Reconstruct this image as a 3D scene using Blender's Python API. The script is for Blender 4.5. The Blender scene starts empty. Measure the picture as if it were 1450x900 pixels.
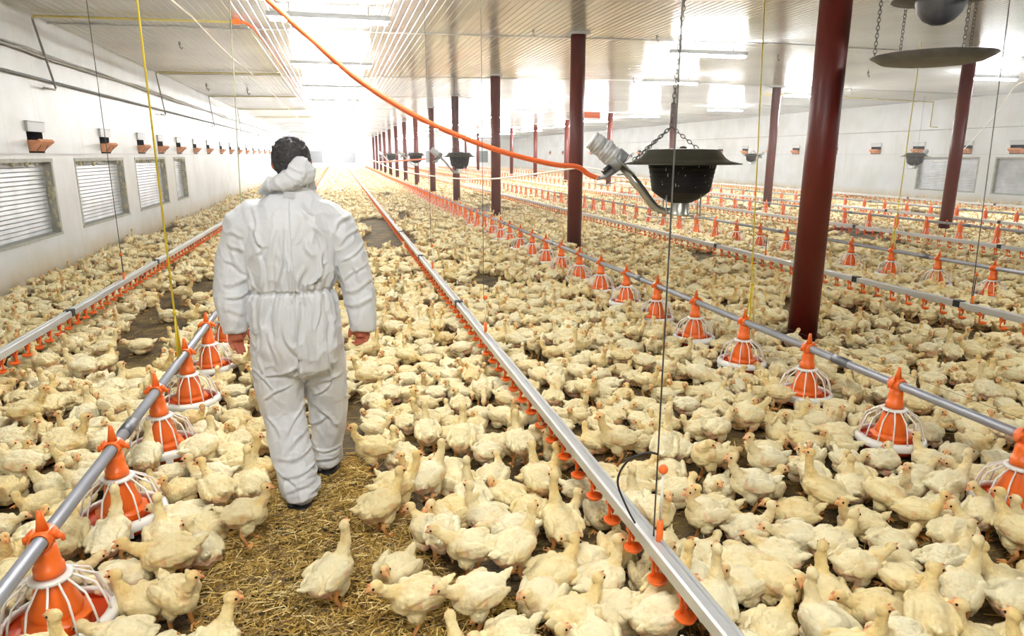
import bpy, bmesh, math, random
import numpy as np
from mathutils import Vector, Matrix, noise
random.seed(7)
RNG = np.random.default_rng(11)
C = bpy.context.scene.collection
PI = math.pi
R = math.radians

# ------------------------------------------------------------------ camera model (used to read floor places off the photograph)
F, VX, VY, H = 960.0, 478.0, 219.0, 1.65
PITCH = math.atan((450 - VY) / F)
YAW = math.atan((725 - VX) / F * math.cos(PITCH))
FW = np.array([math.sin(YAW) * math.cos(PITCH), math.cos(YAW) * math.cos(PITCH), -math.sin(PITCH)])
RT = np.array([math.cos(YAW), -math.sin(YAW), 0.0])
UP = np.cross(RT, FW)
CAM = np.array([0, 0, H])
def at(x, y, z=0.0):
    d = FW + (x - 725) / F * RT + (450 - y) / F * UP
    return CAM + (z - H) / d[2] * d
def proj(P):
    P = np.asarray(P, float) - CAM
    z = P @ FW
    return 725 + F * (P @ RT) / z, 450 - F * (P @ UP) / z, z

# ------------------------------------------------------------------ scene settings
sc = bpy.context.scene
sc.view_settings.view_transform = 'Standard'
sc.view_settings.look = 'None'
sc.view_settings.gamma = 1.0
sc.view_settings.use_curve_mapping = False
sc.view_settings.exposure = 2.12
try:
    sc.cycles.use_denoising = True
    sc.cycles.denoiser = 'OPENIMAGEDENOISE'
    sc.cycles.use_light_tree = True
    sc.cycles.adaptive_threshold = 0.025
    sc.cycles.max_bounces = 7
    sc.cycles.diffuse_bounces = 3
    sc.cycles.glossy_bounces = 3
    sc.cycles.transmission_bounces = 2
    sc.cycles.volume_bounces = 1
    sc.cycles.caustics_reflective = False
    sc.cycles.caustics_refractive = False
    sc.cycles.sample_clamp_indirect = 6.0
    pass; sc.cycles.volume_step_rate = 4.0
    sc.cycles.volume_max_steps = 64
except Exception:
    pass

cd = bpy.data.cameras.new('camera'); cam = bpy.data.objects.new('camera', cd); C.objects.link(cam)
cam.location = CAM
M3 = Matrix((RT, UP, -FW)).transposed()
cam.rotation_euler = M3.to_euler()
cd.sensor_width = 36; cd.lens = F / 1450 * 36; cd.clip_start = 0.05; cd.clip_end = 300
sc.camera = cam
w = bpy.data.worlds.new('world'); sc.world = w; w.use_nodes = True
w.node_tree.nodes['Background'].inputs[0].default_value = (0.8, 0.85, 0.9, 1)
w.node_tree.nodes['Background'].inputs[1].default_value = 0.3

# ------------------------------------------------------------------ materials
def new_mat(name):
    m = bpy.data.materials.new(name); m.use_nodes = True
    nt = m.node_tree; b = nt.nodes['Principled BSDF']
    return m, nt, b
def N(nt, t, **kw):
    n = nt.nodes.new(t)
    for k, v in kw.items():
        setattr(n, k, v)
    return n
def simple(name, col, rough=0.5, metal=0.0, spec=0.5, bump=0.0, bscale=30, var=0.0, vscale=6.0, coat=0.0):
    m, nt, b = new_mat(name)
    b.inputs['Base Color'].default_value = (*col, 1); b.inputs['Roughness'].default_value = rough
    b.inputs['Metallic'].default_value = metal; b.inputs['Specular IOR Level'].default_value = spec
    b.inputs['Coat Weight'].default_value = coat
    tc = N(nt, 'ShaderNodeTexCoord')
    if bump:
        n = N(nt, 'ShaderNodeTexNoise'); n.inputs['Scale'].default_value = bscale; n.inputs['Detail'].default_value = 5
        nt.links.new(tc.outputs['Object'], n.inputs['Vector'])
        bp = N(nt, 'ShaderNodeBump'); bp.inputs['Strength'].default_value = bump; bp.inputs['Distance'].default_value = 0.01
        nt.links.new(n.outputs['Fac'], bp.inputs['Height']); nt.links.new(bp.outputs[0], b.inputs['Normal'])
    if var:
        n = N(nt, 'ShaderNodeTexNoise'); n.inputs['Scale'].default_value = vscale; n.inputs['Detail'].default_value = 6
        nt.links.new(tc.outputs['Object'], n.inputs['Vector'])
        mx = N(nt, 'ShaderNodeMix', data_type='RGBA')
        mx.inputs[6].default_value = (*[c * (1 - var) for c in col], 1); mx.inputs[7].default_value = (*[min(1, c * (1 + var * .6)) for c in col], 1)
        nt.links.new(n.outputs['Fac'], mx.inputs[0]); nt.links.new(mx.outputs[2], b.inputs['Base Color'])
    return m
M = {}
M['orange'] = simple('orange_plastic', (.93, .165, .018), .35, var=.15, vscale=25)
M['redorange'] = simple('red_orange_plastic', (.66, .070, .012), .4, var=.2)
M['white_plastic'] = simple('white_plastic', (.86, .84, .78), .4, var=.06)
M['pipe'] = simple('galvanised_pipe', (.40, .41, .45), .42, metal=.45, var=.12, vscale=8)
M['pipe_joint'] = simple('pipe_coupler_steel', (.17, .18, .20), .4, metal=.6)
M['alu'] = simple('aluminium_profile', (.58, .585, .58), .36, metal=.4, var=.08, vscale=5)
M['pvc'] = simple('pvc_pipe', (.62, .62, .60), .4)
M['dish'] = simple('dusty_dark_sheet', (.20, .205, .215), .55, metal=.3, var=.35, vscale=12)
M['dark'] = simple('dark_plastic', (.02, .02, .022), .5)
M['hopper'] = simple('black_steel', (.007, .0075, .009), .55, spec=.3, var=.3)
M['lid'] = simple('blackened_lid', (.055, .052, .038), .42, metal=.5, var=.4, vscale=9)
M['steel'] = simple('stainless', (.55, .55, .50), .3, metal=.85, var=.15)
M['galv'] = simple('dull_galvanised', (.33, .34, .35), .5, metal=.55, var=.25, vscale=14)
M['column'] = simple('oxide_red_paint', (.125, .013, .0075), .42, spec=.5, bump=.12, bscale=40, var=.25, vscale=3)
M['hose'] = simple('orange_hose', (.90, .17, .045), .45)
M['rope'] = simple('yellow_rope', (.72, .55, .035), .7)
M['pale_rope'] = simple('pale_rope', (.48, .50, .30), .7)
M['cable_white'] = simple('white_cable', (.85, .83, .74), .5)
M['wire'] = simple('steel_wire', (.10, .10, .09), .5)
M['yellow_pipe'] = simple('yellow_gas_pipe', (.55, .46, .13), .5, var=.2)
M['grey_pipe'] = simple('grey_pipe', (.40, .39, .33), .5, var=.3)
M['wood'] = simple('orange_flap_board', (.84, .37, .19), .6, bump=.2, var=.25, vscale=4)
M['frame'] = simple('dirty_grey_frame', (.42, .42, .36), .6, var=.45, vscale=7)
M['foam'] = simple('yellowed_foam', (.55, .52, .36), .9, bump=.6, bscale=60, var=.3)
M['black'] = simple('black_recess', (.012, .012, .013), .8)
M['fixture'] = simple('lamp_housing', (.55, .56, .56), .5)
M['skin'] = simple('skin', (.46, .13, .07), .5, var=.15, vscale=20)
M['hair'] = simple('dark_hair', (.035, .033, .033), .6, bump=.7, bscale=120, var=.4, vscale=60)
M['shoe'] = simple('black_boot', (.012, .011, .012), .4)
M['concrete'] = simple('white_plaster', (.80, .80, .77), .7, bump=.1, var=.1)
M['dark_back'] = simple('low_bounce_wall', (.16, .155, .145), .8, bump=.2)  # unseen back wall, dark tone chosen to cut its bounce light
M['mesh_grey'] = simple('fan_grille_grey', (.22, .23, .25), .5, metal=.4)

def emis(name, col, s):
    m, nt, b = new_mat(name)
    b.inputs['Base Color'].default_value = (.9, .9, .9, 1)
    b.inputs['Emission Color'].default_value = (*col, 1); b.inputs['Emission Strength'].default_value = s
    return m
TUBE = 62.0
M['tube'] = emis('fluorescent_tube', (1.0, .985, .96), TUBE)
M['tube_boost'] = emis('boosted_fluorescent_tube', (.97, .985, 1.0), TUBE * 2.2)  # same kind of tube, emission boosted to brighten the right wall
M['tube_far'] = emis('bright_fluorescent_tube', (.98, .99, 1.0), TUBE * 3.2)

def mat_wall(name='wall_panel', plaster_top=.5):
    m, nt, b = new_mat(name)
    tc = N(nt, 'ShaderNodeTexCoord'); sep = N(nt, 'ShaderNodeSeparateXYZ'); nt.links.new(tc.outputs['Object'], sep.inputs[0])
    L = nt.links
    base = (.70, .715, .725, 1)
    # large mottling
    n1 = N(nt, 'ShaderNodeTexNoise'); n1.inputs['Scale'].default_value = .9; n1.inputs['Detail'].default_value = 6; n1.inputs['Roughness'].default_value = .65
    L.new(tc.outputs['Object'], n1.inputs['Vector'])
    r1 = N(nt, 'ShaderNodeValToRGB'); r1.color_ramp.elements[0].position = .35; r1.color_ramp.elements[0].color = (.60, .61, .58, 1)
    r1.color_ramp.elements[1].position = .62; r1.color_ramp.elements[1].color = base; L.new(n1.outputs[0], r1.inputs[0])
    # vertical streaks (grime run down the panels)
    mp = N(nt, 'ShaderNodeMapping'); mp.inputs['Scale'].default_value = (1, 5.0, .35); L.new(tc.outputs['Object'], mp.inputs[0])
    n2 = N(nt, 'ShaderNodeTexNoise'); n2.inputs['Scale'].default_value = 1.3; n2.inputs['Detail'].default_value = 4; L.new(mp.outputs[0], n2.inputs['Vector'])
    r2 = N(nt, 'ShaderNodeValToRGB'); r2.color_ramp.elements[0].position = .6; r2.color_ramp.elements[0].color = (0, 0, 0, 1)
    r2.color_ramp.elements[1].position = .8; r2.color_ramp.elements[1].color = (.45, .45, .45, 1); L.new(n2.outputs[0], r2.inputs[0])
    mx = N(nt, 'ShaderNodeMix', data_type='RGBA'); mx.inputs[7].default_value = (.52, .50, .34, 1)
    L.new(r2.outputs[0], mx.inputs[0]); L.new(r1.outputs[0], mx.inputs[6])
    # litter dirt splashed on the lowest strip
    mr = N(nt, 'ShaderNodeMapRange'); mr.inputs[1].default_value = .0; mr.inputs[2].default_value = .42; mr.inputs[3].default_value = 1; mr.inputs[4].default_value = 0
    L.new(sep.outputs['Z'], mr.inputs[0])
    n3 = N(nt, 'ShaderNodeTexNoise'); n3.inputs['Scale'].default_value = 2.4; n3.inputs['Detail'].default_value = 7; L.new(tc.outputs['Object'], n3.inputs['Vector'])
    ml = N(nt, 'ShaderNodeMath', operation='MULTIPLY'); L.new(mr.outputs[0], ml.inputs[0]); L.new(n3.outputs[0], ml.inputs[1])
    ml2 = N(nt, 'ShaderNodeMath', operation='MULTIPLY', use_clamp=True); ml2.inputs[1].default_value = 1.7; L.new(ml.outputs[0], ml2.inputs[0])
    mx2 = N(nt, 'ShaderNodeMix', data_type='RGBA'); mx2.inputs[7].default_value = (.50, .37, .17, 1)
    L.new(ml2.outputs[0], mx2.inputs[0]); L.new(mx.outputs[2], mx2.inputs[6])
    # panel joints every 1.1 m
    fr = N(nt, 'ShaderNodeMath', operation='PINGPONG'); fr.inputs[1].default_value = .55; L.new(sep.outputs['Y'], fr.inputs[0])
    lt = N(nt, 'ShaderNodeMath', operation='LESS_THAN'); lt.inputs[1].default_value = .006; L.new(fr.outputs[0], lt.inputs[0])
    mx3 = N(nt, 'ShaderNodeMix', data_type='RGBA'); mx3.inputs[7].default_value = (.50, .50, .45, 1)
    mlj = N(nt, 'ShaderNodeMath', operation='MULTIPLY'); mlj.inputs[1].default_value = .6; L.new(lt.outputs[0], mlj.inputs[0])
    L.new(mlj.outputs[0], mx3.inputs[0]); L.new(mx2.outputs[2], mx3.inputs[6])
    L.new(mx3.outputs[2], b.inputs['Base Color'])
    b.inputs['Roughness'].default_value = .42; b.inputs['Specular IOR Level'].default_value = .4
    return m
M['wall'] = mat_wall()

def mat_ceiling():
    m, nt, b = new_mat('ceiling_sheet'); L = nt.links
    tc = N(nt, 'ShaderNodeTexCoord')
    n1 = N(nt, 'ShaderNodeTexNoise'); n1.inputs['Scale'].default_value = .5; n1.inputs['Detail'].default_value = 5
    L.new(tc.outputs['Object'], n1.inputs['Vector'])
    r1 = N(nt, 'ShaderNodeValToRGB'); r1.color_ramp.elements[0].position = .35; r1.color_ramp.elements[0].color = (.54, .56, .57, 1)
    r1.color_ramp.elements[1].position = .65; r1.color_ramp.elements[1].color = (.65, .675, .69, 1); L.new(n1.outputs[0], r1.inputs[0])
    L.new(r1.outputs[0], b.inputs['Base Color'])
    b.inputs['Roughness'].default_value = .16; b.inputs['Specular IOR Level'].default_value = .75
    b.inputs['Metallic'].default_value = .12
    n2 = N(nt, 'ShaderNodeTexNoise'); n2.inputs['Scale'].default_value = 1.6; n2.inputs['Detail'].default_value = 2
    L.new(tc.outputs['Object'], n2.inputs['Vector'])
    bp = N(nt, 'ShaderNodeBump'); bp.inputs['Strength'].default_value = .05; bp.inputs['Distance'].default_value = .02
    L.new(n2.outputs[0], bp.inputs['Height']); L.new(bp.outputs[0], b.inputs['Normal'])
    return m
M['ceiling'] = mat_ceiling()

def mat_litter():
    m, nt, b = new_mat('litter_floor'); L = nt.links
    tc = N(nt, 'ShaderNodeTexCoord')
    n1 = N(nt, 'ShaderNodeTexNoise'); n1.inputs['Scale'].default_value = 3.0; n1.inputs['Detail'].default_value = 8; n1.inputs['Roughness'].default_value = .7
    L.new(tc.outputs['Object'], n1.inputs['Vector'])
    r1 = N(nt, 'ShaderNodeValToRGB'); e = r1.color_ramp.elements
    e[0].position = .34; e[0].color = (.022, .012, .003, 1); e[1].position = .68; e[1].color = (.31, .205, .045, 1)
    x = e.new(.52); x.color = (.11, .068, .016, 1)
    L.new(n1.outputs[0], r1.inputs[0])
    # fine chopped fibres
    w1 = N(nt, 'ShaderNodeTexVoronoi', feature='DISTANCE_TO_EDGE'); w1.inputs['Scale'].default_value = 45
    mp = N(nt, 'ShaderNodeMapping'); mp.inputs['Rotation'].default_value = (0, 0, .6); mp.inputs['Scale'].default_value = (.35, 1.6, 1)
    L.new(tc.outputs['Object'], mp.inputs[0]); L.new(mp.outputs[0], w1.inputs['Vector'])
    n4 = N(nt, 'ShaderNodeTexNoise'); n4.inputs['Scale'].default_value = 70; n4.inputs['Detail'].default_value = 4; L.new(tc.outputs['Object'], n4.inputs['Vector'])
    mx = N(nt, 'ShaderNodeMix', data_type='RGBA', blend_type='OVERLAY'); mx.inputs[0].default_value = .8
    L.new(r1.outputs[0], mx.inputs[6]); L.new(n4.outputs[0], mx.inputs[7])
    hs = N(nt, 'ShaderNodeHueSaturation'); hs.inputs['Saturation'].default_value = 1.0; L.new(mx.outputs[2], hs.inputs['Color'])
    L.new(hs.outputs[0], b.inputs['Base Color'])
    b.inputs['Roughness'].default_value = .75
    ad = N(nt, 'ShaderNodeMath', operation='ADD'); L.new(w1.outputs[0], ad.inputs[0]); L.new(n4.outputs[0], ad.inputs[1])
    bp = N(nt, 'ShaderNodeBump'); bp.inputs['Strength'].default_value = .8; bp.inputs['Distance'].default_value = .02
    L.new(ad.outputs[0], bp.inputs['Height']); L.new(bp.outputs[0], b.inputs['Normal'])
    return m
M['litter'] = mat_litter()

def mat_straw():
    m, nt, b = new_mat('straw'); L = nt.links
    g = N(nt, 'ShaderNodeNewGeometry')
    r1 = N(nt, 'ShaderNodeValToRGB'); e = r1.color_ramp.elements
    e[0].position = 0; e[0].color = (.10, .05, .010, 1); e[1].position = 1; e[1].color = (.92, .78, .38, 1)
    x = e.new(.55); x.color = (.42, .25, .04, 1); x = e.new(.85); x.color = (.68, .47, .12, 1)
    L.new(g.outputs['Random Per Island'], r1.inputs[0]); L.new(r1.outputs[0], b.inputs['Base Color'])
    b.inputs['Roughness'].default_value = .45
    return m
M['straw'] = mat_straw()

def mat_feather():
    m, nt, b = new_mat('feather'); L = nt.links
    at_ = N(nt, 'ShaderNodeAttribute', attribute_name='Col')
    oi = N(nt, 'ShaderNodeObjectInfo')
    tc = N(nt, 'ShaderNodeTexCoord')
    mpv = N(nt, 'ShaderNodeVectorMath', operation='ADD'); L.new(tc.outputs['Object'], mpv.inputs[0])
    sc_ = N(nt, 'ShaderNodeVectorMath', operation='SCALE'); sc_.inputs[3].default_value = 9.0
    cmb = N(nt, 'ShaderNodeCombineXYZ'); L.new(oi.outputs['Random'], cmb.inputs[0]); L.new(oi.outputs['Random'], cmb.inputs[1]); L.new(cmb.outputs[0], sc_.inputs[0])
    L.new(sc_.outputs[0], mpv.inputs[1])
    # per bird soiling and tone
    n1 = N(nt, 'ShaderNodeTexNoise'); n1.inputs['Scale'].default_value = 16; n1.inputs['Detail'].default_value = 5; n1.inputs['Roughness'].default_value = .65
    L.new(mpv.outputs[0], n1.inputs['Vector'])
    r1 = N(nt, 'ShaderNodeValToRGB'); e = r1.color_ramp.elements
    e[0].position = .30; e[0].color = (.80, .62, .36, 1); e[1].position = .50; e[1].color = (1, 1, 1, 1)
    L.new(n1.outputs[0], r1.inputs[0])
    mx = N(nt, 'ShaderNodeMix', data_type='RGBA', blend_type='MULTIPLY'); mx.inputs[0].default_value = .5
    L.new(at_.outputs['Color'], mx.inputs[6]); L.new(r1.outputs[0], mx.inputs[7])
    rr = N(nt, 'ShaderNodeValToRGB'); e = rr.color_ramp.elements
    e[0].position = 0; e[0].color = (.95, .86, .66, 1); e[1].position = 1; e[1].color = (1.0, 1.0, 1.0, 1); x = e.new(.45); x.color = (1, .955, .84, 1)
    L.new(oi.outputs['Random'], rr.inputs[0])
    mx2 = N(nt, 'ShaderNodeMix', data_type='RGBA', blend_type='MULTIPLY'); mx2.inputs[0].default_value = 1
    L.new(mx.outputs[2], mx2.inputs[6]); L.new(rr.outputs[0], mx2.inputs[7])
    L.new(mx2.outputs[2], b.inputs['Base Color'])
    b.inputs['Roughness'].default_value = .78; b.inputs['Specular IOR Level'].default_value = .2
    b.inputs['Sheen Weight'].default_value = .12
    # feather texture
    mp = N(nt, 'ShaderNodeMapping'); mp.inputs['Scale'].default_value = (55, 110, 110); L.new(mpv.outputs[0], mp.inputs[0])
    n2 = N(nt, 'ShaderNodeTexNoise'); n2.inputs['Scale'].default_value = 1; n2.inputs['Detail'].default_value = 4; L.new(mp.outputs[0], n2.inputs['Vector'])
    bp = N(nt, 'ShaderNodeBump'); bp.inputs['Strength'].default_value = .55; bp.inputs['Distance'].default_value = .006
    L.new(n2.outputs[0], bp.inputs['Height']); L.new(bp.outputs[0], b.inputs['Normal'])
    return m
M['feather'] = mat_feather()
M['eye'] = simple('eye_black', (.008, .006, .005), .15)

def mat_cloth():
    m, nt, b = new_mat('coverall_cloth'); L = nt.links
    b.inputs['Base Color'].default_value = (.66, .67, .68, 1); b.inputs['Roughness'].default_value = .6
    b.inputs['Sheen Weight'].default_value = .15
    tc = N(nt, 'ShaderNodeTexCoord')
    n1 = N(nt, 'ShaderNodeTexNoise'); n1.inputs['Scale'].default_value = 9; n1.inputs['Detail'].default_value = 6; n1.inputs['Roughness'].default_value = .6; n1.inputs['Distortion'].default_value = .8
    L.new(tc.outputs['Object'], n1.inputs['Vector'])
    bp = N(nt, 'ShaderNodeBump'); bp.inputs['Strength'].default_value = .45; bp.inputs['Distance'].default_value = .02
    L.new(n1.outputs[0], bp.inputs['Height'])
    n2 = N(nt, 'ShaderNodeTexNoise'); n2.inputs['Scale'].default_value = 260; L.new(tc.outputs['Object'], n2.inputs['Vector'])
    bp2 = N(nt, 'ShaderNodeBump'); bp2.inputs['Strength'].default_value = .12; bp2.inputs['Distance'].default_value = .002
    L.new(n2.outputs[0], bp2.inputs['Height']); L.new(bp.outputs[0], bp2.inputs['Normal']); L.new(bp2.outputs[0], b.inputs['Normal'])
    return m
M['cloth'] = mat_cloth()

def mat_shutter():
    m, nt, b = new_mat('shutter'); L = nt.links
    b.inputs['Roughness'].default_value = .3
    tc = N(nt, 'ShaderNodeTexCoord')
    n1 = N(nt, 'ShaderNodeTexNoise'); n1.inputs['Scale'].default_value = 3; n1.inputs['Detail'].default_value = 5
    L.new(tc.outputs['Object'], n1.inputs['Vector'])
    r1 = N(nt, 'ShaderNodeValToRGB'); e = r1.color_ramp.elements
    e[0].position = .3; e[0].color = (.44, .45, .46, 1); e[1].position = .7; e[1].color = (.62, .63, .65, 1)
    L.new(n1.outputs[0], r1.inputs[0]); L.new(r1.outputs[0], b.inputs['Base Color'])
    return m
M['shutter'] = mat_shutter()

# ------------------------------------------------------------------ mesh builder
class MB:
    def __init__(s):
        s.v = []; s.f = []; s.m = []; s.mats = []; s.smooth = []
    def mi(s, mat):
        if mat not in s.mats: s.mats.append(mat)
        return s.mats.index(mat)
    def add(s, vs, fs, mat, smooth=True):
        o = len(s.v); s.v += [tuple(map(float, p)) for p in vs]; k = s.mi(mat)
        for f in fs:
            s.f.append([i + o for i in f]); s.m.append(k); s.smooth.append(smooth)
        return s
    def box(s, a, b, mat, rot=None, origin=None):
        x0, y0, z0 = a; x1, y1, z1 = b
        vs = [(x0, y0, z0), (x1, y0, z0), (x1, y1, z0), (x0, y1, z0), (x0, y0, z1), (x1, y0, z1), (x1, y1, z1), (x0, y1, z1)]
        if rot is not None:
            o = Vector(origin or (0, 0, 0)); vs = [tuple(rot @ (Vector(p) - o) + o) for p in vs]
        return s.add(vs, [(0, 3, 2, 1), (4, 5, 6, 7), (0, 1, 5, 4), (1, 2, 6, 5), (2, 3, 7, 6), (3, 0, 4, 7)], mat, False)
    def lathe(s, prof, mat, n=24, c=(0, 0, 0), close=False, smooth=True, jag=None):
        vs = []; fs = []
        for k, (r, z) in enumerate(prof):
            for i in range(n):
                a = 2 * PI * i / n; rr = r * (jag(a, k) if jag else 1)
                vs.append((c[0] + rr * math.cos(a), c[1] + rr * math.sin(a), c[2] + z))
        K = len(prof)
        for k in range(K - 1 + (1 if close else 0)):
            for i in range(n):
                j = (i + 1) % n; k2 = (k + 1) % K
                fs.append((k * n + i, k * n + j, k2 * n + j, k2 * n + i))
        return s.add(vs, fs, mat, smooth)
    def tube(s, pts, rad, mat, n=8, caps=True):
        P = [Vector(p) for p in pts]
        if not hasattr(rad, '__len__'): rad = [rad] * len(P)
        T = []
        for i in range(len(P)):
            t = (P[min(i + 1, len(P) - 1)] - P[max(i - 1, 0)])
            T.append(t.normalized() if t.length > 1e-9 else Vector((0, 0, 1)))
        u = T[0].orthogonal().normalized(); vs = []; fs = []
        for i, p in enumerate(P):
            u = (u - T[i] * u.dot(T[i]))
            u = u.normalized() if u.length > 1e-6 else T[i].orthogonal().normalized()
            v = T[i].cross(u)
            for k in range(n):
                a = 2 * PI * k / n
                vs.append(p + (u * math.cos(a) + v * math.sin(a)) * rad[i])
        for i in range(len(P) - 1):
            for k in range(n):
                j = (k + 1) % n
                fs.append((i * n + k, i * n + j, (i + 1) * n + j, (i + 1) * n + k))
        if caps:
            fs.append(tuple(range(n - 1, -1, -1))); fs.append(tuple(range((len(P) - 1) * n, len(P) * n)))
        return s.add(vs, fs, mat)
    def ell(s, c, r, mat, rot=None, n=16, m=10):
        vs = []; fs = []
        for i in range(m + 1):
            t = PI * i / m
            for k in range(n):
                a = 2 * PI * k / n
                p = Vector((r[0] * math.sin(t) * math.cos(a), r[1] * math.sin(t) * math.sin(a), r[2] * math.cos(t)))
                if rot is not None: p = rot @ p
                vs.append(p + Vector(c))
        for i in range(m):
            for k in range(n):
                j = (k + 1) % n
                fs.append((i * n + k, (i + 1) * n + k, (i + 1) * n + j, i * n + j))
        return s.add(vs, fs, mat)
    def mesh(s, name):
        me = bpy.data.meshes.new(name); me.from_pydata(s.v, [], s.f)
        for mt in s.mats: me.materials.append(mt)
        me.polygons.foreach_set('material_index', s.m); me.polygons.foreach_set('use_smooth', s.smooth)
        me.update(); return me
    def build(s, name, parent=None, loc=(0, 0, 0), rz=0, weld=False):
        me = s.mesh(name)
        if weld:
            bm = bmesh.new(); bm.from_mesh(me); bmesh.ops.remove_doubles(bm, verts=bm.verts, dist=1e-5); bm.to_mesh(me); bm.free()
        return obj(name, me, parent, loc, rz)
def obj(name, me, parent=None, loc=(0, 0, 0), rz=0):
    o = bpy.data.objects.new(name, me); C.objects.link(o); o.location = loc; o.rotation_euler = (0, 0, rz)
    if parent is not None: o.parent = parent
    return o
def empty(name, loc=(0, 0, 0), rz=0):
    o = bpy.data.objects.new(name, None); o.empty_display_size = .1; C.objects.link(o); o.location = loc; o.rotation_euler = (0, 0, rz); return o
def tag(o, label=None, cat=None, group=None, kind=None):
    if label: o['label'] = label
    if cat: o['category'] = cat
    if group: o['group'] = group
    if kind: o['kind'] = kind
    return o
def copy_tree(o, parent=None):
    c = o.copy(); C.objects.link(c)
    if parent is not None: c.parent = parent
    for ch in list(o.children): copy_tree(ch, c)
    return c
def struct(o): o['kind'] = 'structure'; return o
def V(*a): return Vector(a)
def catenary(a, b, sag, n=24):
    a = Vector(a); b = Vector(b)
    return [a.lerp(b, t / n) - Vector((0, 0, sag * 4 * (t / n) * (1 - t / n))) for t in range(n + 1)]
def remeshed(me, voxel, smooth_it=3, factor=.5):
    """union of overlapping closed shapes into one continuous surface"""
    o = bpy.data.objects.new('tmp', me); C.objects.link(o)
    md = o.modifiers.new('r', 'REMESH'); md.mode = 'VOXEL'; md.voxel_size = voxel; md.adaptivity = 0
    sm = o.modifiers.new('s', 'SMOOTH'); sm.factor = factor; sm.iterations = smooth_it
    dg = bpy.context.evaluated_depsgraph_get(); dg.update()
    out = bpy.data.meshes.new_from_object(o.evaluated_get(dg), depsgraph=dg)
    bpy.data.objects.remove(o)
    out.materials.clear()
    return out
ORD = ['first', 'second', 'third', 'fourth', 'fifth', 'sixth', 'seventh', 'eighth', 'ninth', 'tenth', 'eleventh', 'twelfth', 'thirteenth',
       'fourteenth', 'fifteenth', 'sixteenth', 'seventeenth', 'eighteenth', 'nineteenth', 'twentieth']

# ================================================================== SETTING
XL, XR, YB, YF, ZE, ZR, XM = -3.95, 20.4, -7.0, 83.0, 3.50, 3.66, 8.2
def ceil_z(x):
    return ZE + (ZR - ZE) * (1 - abs(x - XM) / (XR - XM))
mb = MB(); mb.box((XL - .3, YB - .3, -.12), (XR + .3, YF + .3, 0), M['litter'])
struct(mb.build('floor'))
# ceiling: ribbed sheets running along the house
xs = []; x = XL - .1
prof = []
while x < XR + .1:
    prof += [(x, 0), (x + .082, 0), (x + .088, .007), (x + .100, .007), (x + .106, 0)]
    x += .106
mb = MB(); vs = []; fs = []
for (px, dz) in prof:
    for yy in (YB - .1, YF + .1): vs.append((px, yy, ceil_z(px) + dz))
for (px, dz) in prof:
    pass
n = len(prof)
for i in range(n - 1): fs.append((2 * i, 2 * i + 1, 2 * i + 3, 2 * i + 2))
mb.add(vs, fs, M['ceiling'], False)
mb.box((XL - .2, YB - .2, ZR + .05), (XR + .2, YF + .2, ZR + .15), M['concrete'])
struct(mb.build('ceiling'))

def wall_cells(mb, X, depth, holes, mat, y0=YB, y1=YF, z0=0.0, z1=ZE + .05):
    ys = sorted({y0, y1} | {h[0] for h in holes} | {h[1] for h in holes})
    zs = sorted({z0, z1} | {h[2] for h in holes} | {h[3] for h in holes})
    for i in range(len(ys) - 1):
        run = None
        for j in range(len(zs) - 1):
            cy = (ys[i] + ys[i + 1]) / 2; cz = (zs[j] + zs[j + 1]) / 2
            if any(h[0] < cy < h[1] and h[2] < cz < h[3] for h in holes): 
                if run is not None: mb.box((min(X, X + depth), ys[i], run), (max(X, X + depth), ys[i + 1], zs[j]), mat); run = None
                continue
            if run is None: run = zs[j]
        if run is not None: mb.box((min(X, X + depth), ys[i], run), (max(X, X + depth), ys[i + 1], zs[-1]), mat)
winL = [(8.55, 11.2, .53, 1.60), (12.05, 14.6, .53, 1.60), (15.35, 17.9, .53, 1.60), (18.75, 20.1, .53, 1.60), (5.0, 7.7, .53, 1.60)]
winR = [(15.0, 17.85, .42, 1.58), (18.4, 20.9, .42, 1.58), (11.4, 14.2, .42, 1.58)]
ventYL = [8.3, 10.75, 13.65, 15.95, 17.6, 19.5, 21.6, 23.7, 26.2, 28.4, 30.8, 33.2, 35.8, 38.4, 41.2, 44.0, 47.0, 50.0, 53.5, 57, 61, 65, 70, 75]
ventYR = [15.0, 17.15, 19.0, 20.95, 23.0, 25.4, 27.9, 29.8, 32.0, 34.4, 37, 39.6, 42.3, 45, 48, 51, 54.5, 58, 62, 66, 71]
VW, VH, VZ = .52, .40, 1.665
hL = list(winL) + [(y - VW / 2, y + VW / 2, VZ, VZ + VH) for y in ventYL]
hR = list(winR) + [(y - VW / 2, y + VW / 2, VZ, VZ + VH) for y in ventYR]
mb = MB(); wall_cells(mb, XL, -.22, hL, M['wall']); struct(mb.build('wall_left'))
mb = MB(); wall_cells(mb, XR, .22, hR, M['wall']); struct(mb.build('wall_right'))
mb = MB(); mb.box((XL - .22, YF, 0), (XR + .22, YF + .2, ZR + .1), M['concrete']); struct(mb.build('wall_far'))
mb = MB(); mb.box((XL - .22, YB - .2, 0), (XR + .22, YB, ZR + .1), M['dark_back']); struct(mb.build('wall_back'))

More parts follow.
